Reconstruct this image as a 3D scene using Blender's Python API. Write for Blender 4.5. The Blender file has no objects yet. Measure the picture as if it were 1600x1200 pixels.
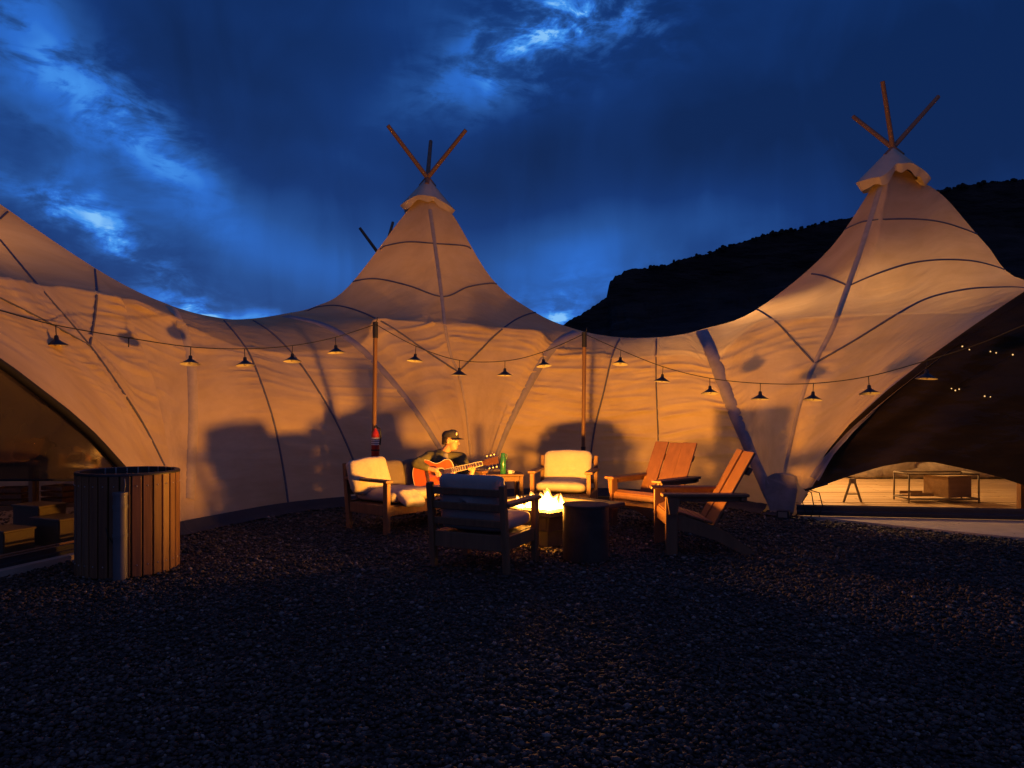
import bpy, bmesh, math, random
import numpy as np
from mathutils import Vector, Matrix, Euler, noise as mnoise
from mathutils.bvhtree import BVHTree
R = math.radians
random.seed(7); rng = np.random.default_rng(7)
sc = bpy.context.scene
COL = sc.collection

# ------------------------------------------------------------------ camera
FPX, CX, HY, CAMH = 1160.0, 800.0, 634.0, 1.45
cam = bpy.data.cameras.new('camera'); camo = bpy.data.objects.new('camera', cam); COL.objects.link(camo)
cam.sensor_width = 36; cam.lens = 36*FPX/1600; cam.shift_y = (HY-600)/1600
cam.clip_start = .05; cam.clip_end = 5000
camo.location = (0, 0, CAMH); camo.rotation_euler = (R(90), 0, 0)
sc.camera = camo
def P(px, py, Z):
    """point of the place seen towards (px, py) of the 1600 px photograph at Z metres ahead"""
    return Vector(((px-CX)*Z/FPX, Z, CAMH+(HY-py)*Z/FPX))
def AZ(px): return math.atan2(px-CX, FPX)
def EL(px, py): return math.atan2(HY-py, math.hypot(FPX, px-CX))

# ------------------------------------------------------------------ world: dusk sky with clouds
w = bpy.data.worlds.new('World'); sc.world = w; w.use_nodes = True
nt = w.node_tree; nt.nodes.clear()
def N(tree, t, **kw):
    n = tree.nodes.new(t)
    for k, v in kw.items(): setattr(n, k, v)
    return n
def mth(tree, op, a, b=None, c=None, clamp=False):
    n = tree.nodes.new('ShaderNodeMath'); n.operation = op; n.use_clamp = clamp
    for i, v in enumerate((a, b, c)):
        if v is None: continue
        if isinstance(v, (int, float)): n.inputs[i].default_value = v
        else: tree.links.new(v, n.inputs[i])
    return n.outputs[0]
def wnoise(scale, detail, rough, vec, dist=0.0, sz=(1, 1, 1)):
    m = N(nt, 'ShaderNodeMapping'); m.inputs['Scale'].default_value = sz
    nt.links.new(vec, m.inputs['Vector'])
    n = N(nt, 'ShaderNodeTexNoise'); n.inputs['Scale'].default_value = scale; n.inputs['Detail'].default_value = detail
    n.inputs['Roughness'].default_value = rough; n.inputs['Distortion'].default_value = dist
    nt.links.new(m.outputs[0], n.inputs['Vector']); return n
tc = N(nt, 'ShaderNodeTexCoord'); D = tc.outputs['Generated']
sp = N(nt, 'ShaderNodeSeparateXYZ'); nt.links.new(D, sp.inputs[0])
az = mth(nt, 'ARCTAN2', sp.outputs[0], sp.outputs[1]); el = mth(nt, 'ARCSINE', sp.outputs[2])
wn = wnoise(5, 4, .6, D); sw = N(nt, 'ShaderNodeSeparateColor'); nt.links.new(wn.outputs['Color'], sw.inputs[0])
azw = mth(nt, 'ADD', az, mth(nt, 'MULTIPLY', mth(nt, 'SUBTRACT', sw.outputs[0], .5), .22))
elw = mth(nt, 'ADD', el, mth(nt, 'MULTIPLY', mth(nt, 'SUBTRACT', sw.outputs[1], .5), .14))
def gauss(px, py, sx, sy, rot, amp, a=None, e=None):
    a = azw if a is None else a; e = elw if e is None else e
    dx = mth(nt, 'SUBTRACT', a, AZ(px)); dy = mth(nt, 'SUBTRACT', e, EL(px, py))
    c, s = math.cos(R(rot)), math.sin(R(rot))
    u = mth(nt, 'DIVIDE', mth(nt, 'ADD', mth(nt, 'MULTIPLY', dx, c), mth(nt, 'MULTIPLY', dy, s)), sx/FPX)
    v = mth(nt, 'DIVIDE', mth(nt, 'SUBTRACT', mth(nt, 'MULTIPLY', dy, c), mth(nt, 'MULTIPLY', dx, s)), sy/FPX)
    q = mth(nt, 'ADD', mth(nt, 'MULTIPLY', u, u), mth(nt, 'MULTIPLY', v, v))
    return mth(nt, 'MULTIPLY', mth(nt, 'EXPONENT', mth(nt, 'MULTIPLY', q, -1.0)), amp)
def total(lst):
    o = lst[0]
    for g in lst[1:]: o = mth(nt, 'ADD', o, g)
    return o
opens = total([gauss(60, 80, 190, 75, -38, .54), gauss(180, 170, 120, 34, -38, .40), gauss(850, 75, 190, 55, 22, .80), gauss(960, 20, 110, 60, 0, .45), gauss(900, 50, 170, 75, 18, .42),
               gauss(130, 365, 140, 30, -30, .38), gauss(260, 435, 150, 36, -22, .42)])
glow = total([gauss(330, 495, 190, 24, -4, 1.3), gauss(890, 488, 55, 36, 0, .95), gauss(100, 345, 90, 14, -30, .45), gauss(1010, 420, 170, 30, 14, .22)])
veil = total([gauss(230, 290, 330, 60, -22, .42, az, el), gauss(560, 400, 130, 160, 25, .14, az, el), gauss(1000, 380, 300, 80, 12, .34, az, el), gauss(870, 420, 120, 90, 0, .34, az, el),
              gauss(1500, 300, 500, 120, 0, .10, az, el)])
dark = total([gauss(400, 130, 150, 230, 30, .30, az, el), gauss(800, 330, 110, 130, 20, .18, az, el), gauss(1250, 200, 440, 200, 0, .58, az, el), gauss(90, 230, 170, 30, -25, .25)])
fine = wnoise(9, 6, .62, D, .6, (1, 1, 2.2)).outputs[0]
fine2 = wnoise(22, 4, .6, D, .8, (1, 1, 2.5)).outputs[0]
broad = wnoise(2.4, 3, .5, D, .4, (1, 1, 1.8)).outputs[0]
streak = wnoise(7, 4, .5, D, 1.2, (1.6, 1.6, .35)).outputs[0]
brk = N(nt, 'ShaderNodeMapRange', interpolation_type='SMOOTHSTEP'); nt.links.new(mth(nt, 'ADD', mth(nt, 'MULTIPLY', fine, .7), mth(nt, 'MULTIPLY', fine2, .3)), brk.inputs[0])
brk.inputs[1].default_value = .40; brk.inputs[2].default_value = .60; brk.inputs[3].default_value = .15; brk.inputs[4].default_value = 1.15
val = mth(nt, 'MULTIPLY', mth(nt, 'ADD', opens, glow), brk.outputs[0])
base = mth(nt, 'ADD', mth(nt, 'MULTIPLY', mth(nt, 'SUBTRACT', broad, .5), .60), .25)
base = mth(nt, 'ADD', base, mth(nt, 'MULTIPLY', mth(nt, 'SUBTRACT', streak, .5), .20))
base = mth(nt, 'MAXIMUM', mth(nt, 'SUBTRACT', mth(nt, 'ADD', base, mth(nt, 'MULTIPLY', veil, .8)), mth(nt, 'MULTIPLY', dark, .5)), .04)
val = mth(nt, 'ADD', base, mth(nt, 'MULTIPLY', val, .62))
ramp = N(nt, 'ShaderNodeValToRGB'); nt.links.new(val, ramp.inputs[0])
cr = ramp.color_ramp
for pos, c in ((0, (.0018, .015, .075)), (.25, (.0045, .033, .165)), (.45, (.014, .076, .30)), (.68, (.022, .145, .60)), (.87, (.055, .29, .84)), (1, (.22, .52, .93))):
    e_ = cr.elements.new(pos) if pos not in (0, 1) else cr.elements[0 if pos == 0 else -1]
    e_.color = (*c, 1)
sky = N(nt, 'ShaderNodeTexSky', sky_type='NISHITA', sun_disc=False, sun_elevation=R(-3), sun_rotation=R(-25), altitude=1800)
bg1 = N(nt, 'ShaderNodeBackground'); nt.links.new(ramp.outputs[0], bg1.inputs[0]); bg1.inputs[1].default_value = 1.0
bg2 = N(nt, 'ShaderNodeBackground'); nt.links.new(sky.outputs[0], bg2.inputs[0]); bg2.inputs[1].default_value = .03
ad = N(nt, 'ShaderNodeAddShader'); nt.links.new(bg1.outputs[0], ad.inputs[0]); nt.links.new(bg2.outputs[0], ad.inputs[1])
wo = N(nt, 'ShaderNodeOutputWorld'); nt.links.new(ad.outputs[0], wo.inputs[0])
# the last of the twilight: a very weak, very wide sun
sun = bpy.data.lights.new('sun', 'SUN'); sun.energy = .09; sun.angle = R(110); sun.color = (1, .70, .52)
suno = bpy.data.objects.new('sun', sun); COL.objects.link(suno); suno.rotation_euler = (R(42), 0, R(25))
sc.view_settings.view_transform = 'Standard'; sc.view_settings.look = 'None'
sc.view_settings.exposure = 0; sc.view_settings.gamma = 1; sc.view_settings.use_curve_mapping = False
sc.cycles.use_denoising = True
sc.cycles.max_bounces = 5; sc.cycles.diffuse_bounces = 3; sc.cycles.glossy_bounces = 2;
w.cycles.sampling_method = 'MANUAL'; w.cycles.sample_map_resolution = 256; sc.cycles.transparent_max_bounces = 16
sc.cycles.sample_clamp_indirect = 4.0
sc.cycles.caustics_reflective = False; sc.cycles.caustics_refractive = False
FIRE_W = 930.0

# ------------------------------------------------------------------ materials
def mat(name, col, rough=.7, var=.25, scale=8, bump=0.0, bscale=40, stretch=(1, 1, 1), col2=None, metal=0.0, coat=0.0, coords='Object', spec=.5):
    m = bpy.data.materials.new(name); m.use_nodes = True; t = m.node_tree
    b = t.nodes['Principled BSDF']; b.inputs['Roughness'].default_value = rough; b.inputs['Metallic'].default_value = metal
    b.inputs['Specular IOR Level'].default_value = spec
    if coat: b.inputs['Coat Weight'].default_value = coat
    tcn = N(t, 'ShaderNodeTexCoord'); mp = N(t, 'ShaderNodeMapping'); mp.inputs['Scale'].default_value = stretch
    t.links.new(tcn.outputs[coords], mp.inputs[0])
    n = N(t, 'ShaderNodeTexNoise'); n.inputs['Scale'].default_value = scale; n.inputs['Detail'].default_value = 6; n.inputs['Roughness'].default_value = .6
    t.links.new(mp.outputs[0], n.inputs['Vector'])
    c2 = col2 or tuple(c*(1-var) for c in col); c1 = col if col2 else tuple(min(1, c*(1+var)) for c in col)
    rp = N(t, 'ShaderNodeValToRGB'); rp.color_ramp.elements[0].position = .3; rp.color_ramp.elements[1].position = .7
    rp.color_ramp.elements[0].color = (*c2, 1); rp.color_ramp.elements[1].color = (*c1, 1)
    t.links.new(n.outputs[0], rp.inputs[0]); t.links.new(rp.outputs[0], b.inputs['Base Color'])
    rr = N(t, 'ShaderNodeMapRange'); rr.inputs[3].default_value = max(0, rough-.12); rr.inputs[4].default_value = min(1, rough+.12)
    t.links.new(n.outputs[0], rr.inputs[0]); t.links.new(rr.outputs[0], b.inputs['Roughness'])
    if bump:
        n2 = N(t, 'ShaderNodeTexNoise'); n2.inputs['Scale'].default_value = bscale; n2.inputs['Detail'].default_value = 4
        t.links.new(mp.outputs[0], n2.inputs['Vector'])
        bp = N(t, 'ShaderNodeBump'); bp.inputs['Strength'].default_value = 1; bp.inputs['Distance'].default_value = bump
        t.links.new(n2.outputs[0], bp.inputs['Height']); t.links.new(bp.outputs[0], b.inputs['Normal'])
    return m
def wood(name, c1, c2, rough=.6, stretch=(30, 30, 2.0), bump=.0015):
    return mat(name, c1, rough, col2=c2, scale=1.0, stretch=stretch, bump=bump, bscale=2.2)
def canvas_mat():
    m = bpy.data.materials.new('tent_canvas'); m.use_nodes = True; t = m.node_tree
    b = t.nodes['Principled BSDF']; b.inputs['Roughness'].default_value = .85; b.inputs['Specular IOR Level'].default_value = .2
    uv = N(t, 'ShaderNodeUVMap')
    def nz(scale, st, det=3, dist=0, rot=0, rough=.5):
        mp = N(t, 'ShaderNodeMapping'); mp.inputs['Scale'].default_value = st; mp.inputs['Rotation'].default_value[2] = rot
        t.links.new(uv.outputs[0], mp.inputs[0])
        n = N(t, 'ShaderNodeTexNoise'); n.inputs['Scale'].default_value = scale; n.inputs['Detail'].default_value = det; n.inputs['Distortion'].default_value = dist
        n.inputs['Roughness'].default_value = rough
        t.links.new(mp.outputs[0], n.inputs['Vector']); return n.outputs[0]
    soft = nz(1.6, (1, 1.8, 1), 3)
    bp2 = N(t, 'ShaderNodeBump'); bp2.inputs['Strength'].default_value = 1; bp2.inputs['Distance'].default_value = .035
    t.links.new(soft, bp2.inputs['Height']); t.links.new(bp2.outputs[0], b.inputs['Normal'])
    # single canvas on the roofs lets the lamps inside glow through, the walls are lined
    at = N(t, 'ShaderNodeAttribute', attribute_name='thin'); tl_ = N(t, 'ShaderNodeBsdfTranslucent'); t.links.new(bp2.outputs[0], tl_.inputs['Normal'])
    mx = N(t, 'ShaderNodeMixShader'); t.links.new(at.outputs['Fac'], mx.inputs[0]); t.links.new(b.outputs[0], mx.inputs[1]); t.links.new(tl_.outputs[0], mx.inputs[2])
    t.links.new(mx.outputs[0], t.nodes['Material Output'].inputs[0])
    st = nz(1.6, (1, 1, 1), 4, 0, 0, .6)
    rp = N(t, 'ShaderNodeValToRGB'); rp.color_ramp.elements[0].position = .3; rp.color_ramp.elements[1].position = .7
    rp.color_ramp.elements[0].color = (.56, .41, .225, 1); rp.color_ramp.elements[1].color = (.685, .53, .315, 1)
    t.links.new(st, rp.inputs[0]); t.links.new(rp.outputs[0], b.inputs['Base Color']); t.links.new(rp.outputs[0], tl_.inputs[0])
    return m
M = {}
M['canvas'] = canvas_mat()
M['cap'] = mat('cap_canvas', (.58, .48, .35), .85, .12, 3, .006, 9)
M['rib'] = mat('pole_sleeve_canvas', (.48, .39, .28), .85, .15, 8)
M['foot'] = mat('grey_foot_pocket', (.26, .22, .20), .8, .2, 8, .003, 20)
M['seam'] = mat('seam_tape', (.13, .12, .15), .8, .2, 20)
M['shaded_band'] = mat('shaded_arch_webbing', (.30, .26, .27), .8, .15, 10)  # webbing; its grey also holds the shade of canvas turned from the fire
M['skirt'] = mat('ground_flap', (.035, .033, .036), .75, .3, 6, .004, 12)
M['darkhem'] = mat('black_hem', (.008, .007, .007), .85, .3, 9, .002, 30)
M['pole'] = wood('tent_pole_wood', (.27, .15, .08), (.22, .12, .065), .65, (4, 4, 1.2), .0)
M['post'] = wood('post_wood', (.25, .13, .055), (.16, .08, .034), .6, (14, 14, 1.5))
M['blackmetal'] = mat('black_metal', (.018, .018, .018), .5, .3, 30)
M['teak'] = wood('teak_wood', (.25, .125, .055), (.16, .075, .032), .6)
M['cedar'] = wood('cedar_plank', (.27, .12, .045), (.14, .06, .025), .55)
M['cedar2'] = wood('cedar_plank_pale', (.33, .16, .062), (.19, .088, .035), .55)
M['brown'] = wood('adirondack_board', (.225, .10, .042), (.155, .066, .027), .5, (18, 18, 2), .0008)
M['cushion'] = mat('cushion_fabric', (.38, .33, .28), .9, .08, 6, .0025, 60)
M['pillow'] = mat('pillow_fabric', (.50, .44, .34), .9, .08, 6, .022, 7)
M['darkcush'] = mat('brown_cushion_fabric', (.13, .105, .09), .9, .12, 6, .0025, 60)
M['pit'] = mat('pit_concrete', (.055, .045, .04), .8, .3, 10, .003, 40)
M['rock'] = mat('lava_rock', (.06, .045, .04), .9, .5, 20, .006, 40)
M['drum'] = mat('drum_metal', (.05, .036, .028), .65, .35, 6, .001, 30, spec=.3)
M['pvc'] = mat('grey_pipe', (.15, .145, .14), .5, .12, 8, .001, 40)
M['red'] = mat('red_paint', (.42, .025, .015), .35, .1, 8)
M['white'] = mat('white_paper', (.75, .72, .66), .7, .06, 8)
M['enamelw'] = mat('white_enamel', (.75, .70, .62), .45, .06, 8)
M['enamelb'] = mat('black_enamel', (.014, .013, .013), .45, .3, 20)
M['cable'] = mat('black_cable', (.012, .012, .012), .7, .2, 30)
M['glassb'] = mat('bulb_glass', (.5, .45, .38), .15, .05, 8)
M['gwood'] = wood('guitar_top', (.52, .115, .02), (.42, .09, .016), .35, (40, 3, 40), .0004)
M['gside'] = wood('guitar_side', (.075, .030, .014), (.05, .02, .01), .35)
M['gneck'] = wood('fretboard', (.10, .05, .03), (.06, .03, .02), .5)
M['ivory'] = mat('ivory_trim', (.78, .70, .55), .4, .05, 8)
M['steel'] = mat('steel', (.6, .58, .55), .3, .1, 8, metal=1.0)
M['skin'] = mat('skin', (.50, .26, .16), .55, .1, 14, .001, 60)
M['shirt'] = mat('olive_shirt', (.105, .10, .045), .9, .2, 12, .010, 16)
M['tee'] = mat('grey_undershirt', (.20, .19, .18), .9, .1, 12)
M['jeans'] = mat('dark_trousers', (.03, .032, .045), .9, .2, 12, .006, 18)
M['cap_b'] = mat('dark_cap', (.035, .03, .035), .85, .25, 30, .002, 80)
M['hair'] = mat('dark_hair', (.03, .02, .015), .7, .3, 60, .003, 90)
M['shoe'] = mat('shoe', (.06, .04, .03), .7, .2, 12)
M['green'] = mat('green_bottle', (.035, .20, .085), .25, .1, 8, coat=.4)
M['deck'] = mat('deck_concrete', (.42, .35, .27), .85, .15, 5, .002, 40)
M['floorw'] = wood('interior_plank', (.55, .42, .26), (.42, .31, .18), .6, (2.0, 30, 30))
M['floorw2'] = wood('interior_plank_worn', (.50, .37, .22), (.36, .26, .15), .6, (2.0, 30, 30))
M['cardboard'] = mat('cardboard', (.40, .26, .14), .85, .12, 6)
M['plywood'] = wood('plywood', (.36, .24, .13), (.27, .17, .09), .6, (2, 20, 20))
M['fabricbag'] = mat('storage_bag', (.40, .33, .24), .9, .3, 5, .02, 9)
M['dim'] = mat('grey_box', (.20, .17, .13), .7, .2, 5)

def glass_mat(name, tint, rough, transp, bump, bscale):
    m = bpy.data.materials.new(name); m.use_nodes = True; t = m.node_tree; t.nodes.clear()
    o = N(t, 'ShaderNodeOutputMaterial'); tr = N(t, 'ShaderNodeBsdfTransparent'); tr.inputs[0].default_value = (*tint, 1)
    g = N(t, 'ShaderNodeBsdfGlossy'); g.inputs['Roughness'].default_value = rough; g.inputs['Color'].default_value = (.9, .9, .9, 1)
    fr = N(t, 'ShaderNodeFresnel'); fr.inputs[0].default_value = 1.45
    tcn = N(t, 'ShaderNodeTexCoord'); mp = N(t, 'ShaderNodeMapping'); mp.inputs['Scale'].default_value = (1, 1, 1.6)
    t.links.new(tcn.outputs['Object'], mp.inputs[0])
    n = N(t, 'ShaderNodeTexNoise'); n.inputs['Scale'].default_value = bscale; n.inputs['Detail'].default_value = 3; t.links.new(mp.outputs[0], n.inputs['Vector'])
    bp = N(t, 'ShaderNodeBump'); bp.inputs['Distance'].default_value = bump; bp.inputs['Strength'].default_value = 1; t.links.new(n.outputs[0], bp.inputs['Height'])
    t.links.new(bp.outputs[0], g.inputs['Normal'])
    mx = N(t, 'ShaderNodeMixShader'); t.links.new(mth(t, 'MULTIPLY', fr.outputs[0], transp), mx.inputs[0]); t.links.new(tr.outputs[0], mx.inputs[1]); t.links.new(g.outputs[0], mx.inputs[2])
    t.links.new(mx.outputs[0], o.inputs[0]); return m
M['vinyl'] = glass_mat('clear_vinyl', (.93, .90, .84), .05, .20, .0, 4)
M['vinyl_r'] = glass_mat('creased_clear_vinyl', (.93, .90, .84), .08, .35, .02, 2.2)
def screen_mat():
    m = bpy.data.materials.new('tinted_screen'); m.use_nodes = True; t = m.node_tree
    b = t.nodes['Principled BSDF']; b.inputs['Base Color'].default_value = (.045, .032, .016, 1); b.inputs['Roughness'].default_value = .9
    o = t.nodes['Material Output']; tr = N(t, 'ShaderNodeBsdfTransparent'); tr.inputs[0].default_value = (.75, .62, .40, 1)
    tcn = N(t, 'ShaderNodeTexCoord'); n = N(t, 'ShaderNodeTexNoise'); n.inputs['Scale'].default_value = 3; t.links.new(tcn.outputs['Object'], n.inputs['Vector'])
    mr = N(t, 'ShaderNodeMapRange'); mr.inputs[3].default_value = .16; mr.inputs[4].default_value = .28; t.links.new(n.outputs[0], mr.inputs[0])
    mx = N(t, 'ShaderNodeMixShader'); t.links.new(mr.outputs[0], mx.inputs[0]); t.links.new(b.outputs[0], mx.inputs[1]); t.links.new(tr.outputs[0], mx.inputs[2])
    t.links.new(mx.outputs[0], o.inputs[0]); return m
M['screen'] = screen_mat()
def curtain_mat():
    m = mat('olive_curtain', (.055, .042, .02), .45, .5, 1.2, .05, 2.0, (1, 1, 1), spec=.6)
    t = m.node_tree
    return m
M['curtain'] = mat('olive_curtain', (.052, .036, .013), .75, .35, 2.0, .02, 3.0, (.6, .6, 2.5), spec=.2)
def emis(name, col, s, transp=False):
    m = bpy.data.materials.new(name); m.use_nodes = True; t = m.node_tree; t.nodes.clear()
    o = N(t, 'ShaderNodeOutputMaterial'); e = N(t, 'ShaderNodeEmission'); e.inputs[1].default_value = s
    tcn = N(t, 'ShaderNodeTexCoord'); n = N(t, 'ShaderNodeTexNoise'); n.inputs['Scale'].default_value = 14; t.links.new(tcn.outputs['Object'], n.inputs['Vector'])
    rp = N(t, 'ShaderNodeValToRGB'); rp.color_ramp.elements[0].color = (*[c*.75 for c in col], 1); rp.color_ramp.elements[1].color = (*col, 1)
    t.links.new(n.outputs[0], rp.inputs[0]); t.links.new(rp.outputs[0], e.inputs[0])
    if transp:
        tr = N(t, 'ShaderNodeBsdfTransparent'); a_ = N(t, 'ShaderNodeAddShader'); t.links.new(e.outputs[0], a_.inputs[0]); t.links.new(tr.outputs[0], a_.inputs[1]); t.links.new(a_.outputs[0], o.inputs[0])
    else: t.links.new(e.outputs[0], o.inputs[0])
    return m
FCOL = (1.0, .37, .032)
M['flame'] = emis('flame', (1.0, .50, .10), 5.0, True); M['flame'].cycles.emission_sampling = 'NONE'
M['glint'] = emis('glint_glow', (1.0, .58, .22), 1.7)  # glow colour of the added beads that imitate glints on the vinyl
M['flame_outer'] = emis('flame_edge', (1.0, .36, .05), 1.1, True); M['flame_outer'].cycles.emission_sampling = 'NONE'

# ------------------------------------------------------------------ mesh helpers
class MB:
    def __init__(s): s.v = []; s.f = []
    def add(s, vs, fs):
        o = len(s.v); s.v += [tuple(x) for x in vs]; s.f += [tuple(i+o for i in f) for f in fs]; return s
    def box(s, c, size, rot=None, bev=.004):
        hx, hy, hz = (d/2 for d in size); b = min(bev, hx*.4, hy*.4, hz*.4)
        vs = []
        # chamfered box : 24 verts
        for sx in (-1, 1):
            for sy in (-1, 1):
                for sz in (-1, 1):
                    vs += [(sx*hx, sy*(hy-b), sz*(hz-b)), (sx*(hx-b), sy*hy, sz*(hz-b)), (sx*(hx-b), sy*(hy-b), sz*hz)]
        I = lambda sx, sy, sz, k: (((sx > 0)*4+(sy > 0)*2+(sz > 0))*3+k)
        fs = []
        for sx in (-1, 1): fs.append([I(sx, -1, -1, 0), I(sx, 1, -1, 0), I(sx, 1, 1, 0), I(sx, -1, 1, 0)][::sx])
        for sy in (-1, 1): fs.append([I(-1, sy, -1, 1), I(1, sy, -1, 1), I(1, sy, 1, 1), I(-1, sy, 1, 1)][::-sy])
        for sz in (-1, 1): fs.append([I(-1, -1, sz, 2), I(1, -1, sz, 2), I(1, 1, sz, 2), I(-1, 1, sz, 2)][::sz])
        for sx in (-1, 1):
            for sy in (-1, 1): fs.append([I(sx, sy, -1, 0), I(sx, sy, -1, 1), I(sx, sy, 1, 1), I(sx, sy, 1, 0)][::sx*sy])
            for sz in (-1, 1): fs.append([I(sx, -1, sz, 0), I(sx, 1, sz, 0), I(sx, 1, sz, 2), I(sx, -1, sz, 2)][::sx*sz*1])
        for sy in (-1, 1):
            for sz in (-1, 1): fs.append([I(-1, sy, sz, 1), I(1, sy, sz, 1), I(1, sy, sz, 2), I(-1, sy, sz, 2)][::-sy*sz])
        for sx in (-1, 1):
            for sy in (-1, 1):
                for sz in (-1, 1): fs.append([I(sx, sy, sz, 0), I(sx, sy, sz, 1), I(sx, sy, sz, 2)][::sx*sy*sz])
        m = rot if rot is not None else Matrix.Identity(3)
        c = Vector(c); return s.add([m @ Vector(v)+c for v in vs], fs)
    def beam(s, p, q, wd, th, up=(0, 0, 1), bev=.004):
        p, q = Vector(p), Vector(q); d = q-p; L = d.length; d.normalize(); up = Vector(up)
        x = d.cross(up)
        if x.length < 1e-4: x = Vector((1, 0, 0))
        x.normalize(); z = x.cross(d).normalized()
        return s.box((p+q)/2, (wd, L, th), Matrix((x, d, z)).transposed(), bev)
    def tube(s, pts, r, n=10, cap=True):
        pts = [Vector(p) for p in pts]; k = len(pts); rs = r if isinstance(r, (list, tuple)) else [r]*k
        vs = []; fs = []; ref = None
        for i, p in enumerate(pts):
            t = (pts[min(i+1, k-1)]-pts[max(i-1, 0)]).normalized()
            if ref is None: ref = Vector((0, 0, 1)) if abs(t.z) < .9 else Vector((1, 0, 0))
            x = t.cross(ref).normalized(); y = x.cross(t).normalized(); ref = y
            for j in range(n):
                a = 2*math.pi*j/n; vs.append(p+(x*math.cos(a)+y*math.sin(a))*rs[i])
        for i in range(k-1):
            for j in range(n): fs.append((i*n+j, i*n+(j+1) % n, (i+1)*n+(j+1) % n, (i+1)*n+j))
        if cap: fs.append(tuple(range(n))[::-1]); fs.append(tuple((k-1)*n+j for j in range(n)))
        return s.add(vs, fs)
    def lathe(s, prof, n=32, c=(0, 0, 0), close=False):
        vs = []; fs = []; c = Vector(c)
        for r, z in prof:
            for j in range(n):
                a = 2*math.pi*j/n; vs.append(c+Vector((r*math.cos(a), r*math.sin(a), z)))
        for i in range(len(prof)-1):
            for j in range(n): fs.append((i*n+j, i*n+(j+1) % n, (i+1)*n+(j+1) % n, (i+1)*n+j))
        if close: fs.append(tuple(range(n))[::-1]); fs.append(tuple((len(prof)-1)*n+j for j in range(n)))
        return s.add(vs, fs)
    def prism(s, poly, d):
        """poly: 3D points in a plane, extruded by vector d"""
        poly = [Vector(p) for p in poly]; d = Vector(d); n = len(poly)
        return s.add(poly+[p+d for p in poly], [tuple(range(n))[::-1], tuple(range(n, 2*n))]+[(i, (i+1) % n, n+(i+1) % n, n+i) for i in range(n)])
    def ball(s, c, r, n=12, m=8):
        c = Vector(c); r = r if isinstance(r, (tuple, list)) else (r, r, r); vs = []; fs = []
        for i in range(m+1):
            th = math.pi*i/m
            for j in range(n):
                a = 2*math.pi*j/n; vs.append(c+Vector((r[0]*math.sin(th)*math.cos(a), r[1]*math.sin(th)*math.sin(a), r[2]*math.cos(th))))
        for i in range(m):
            for j in range(n): fs.append((i*n+j, (i+1)*n+j, (i+1)*n+(j+1) % n, i*n+(j+1) % n))
        return s.add(vs, fs)
    def capsule(s, p, q, r0, r1=None, n=12):
        r1 = r0 if r1 is None else r1; p, q = Vector(p), Vector(q); d = (q-p); L = d.length; d.normalize()
        pts = []; rs = []
        for k in range(5): a = math.pi/2*k/4; pts.append(p-d*r0*math.cos(a)); rs.append(max(.0008, r0*math.sin(a)))
        for k in range(4, -1, -1): a = math.pi/2*k/4; pts.append(q+d*r1*math.cos(a)); rs.append(max(.0008, r1*math.sin(a)))
        return s.tube(pts, rs, n)
    def build(s, name, m, parent=None, smooth=False, sharp=None):
        me = bpy.data.meshes.new(name); me.from_pydata(s.v, [], s.f); me.validate(); me.update()
        if m is not None: me.materials.append(M[m] if isinstance(m, str) else m)
        if smooth:
            me.polygons.foreach_set('use_smooth', [True]*len(me.polygons))
            if sharp: me.set_sharp_from_angle(angle=R(sharp))
        o = bpy.data.objects.new(name, me); COL.objects.link(o)
        if parent is not None: o.parent = parent
        return o
def tag(o, label=None, cat=None, group=None, kind=None):
    if label: o['label'] = label
    if cat: o['category'] = cat
    if group: o['group'] = group
    if kind: o['kind'] = kind
    return o
def empty(name, label, cat, loc=(0, 0, 0), rz=0, group=None):
    o = bpy.data.objects.new(name, None); COL.objects.link(o); o.location = loc; o.rotation_euler = (0, 0, rz); o.empty_display_size = .1
    return tag(o, label, cat, group)
def copy_tree(o, parent=None):
    c = o.copy(); COL.objects.link(c); c.parent = parent
    for ch in o.children: copy_tree(ch, c)
    return c
def facing(fx, fy): return math.atan2(fx, -fy)
def cushion(wd, dp, ht, e=.28, n=28, m=14, wr=.012, seed=0, droop=0.0):
    b = MB(); vs = []; fs = []
    sg = lambda x, p: math.copysign(abs(x)**p, x)
    for i in range(m+1):
        t = -math.pi/2+math.pi*i/m
        for j in range(n):
            a = 2*math.pi*j/n
            x = sg(math.cos(t), .75)*sg(math.cos(a), e)*wd/2; y = sg(math.cos(t), .75)*sg(math.sin(a), e)*dp/2; z = sg(math.sin(t), .62)*ht/2
            p = Vector((x, y, z)); q = mnoise.noise(p*7+Vector((seed, 0, 0)))*wr+mnoise.noise(p*19+Vector((seed, 3, 0)))*wr*.5
            p += p.normalized()*q; p.z -= droop*(1-(2*x/wd)**2)
            vs.append(p)
    for i in range(m):
        for j in range(n): fs.append((i*n+j, i*n+(j+1) % n, (i+1)*n+(j+1) % n, (i+1)*n+j))
    fs.append(tuple(range(n))[::-1]); fs.append(tuple(m*n+j for j in range(n)))
    return b.add(vs, fs)

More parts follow.
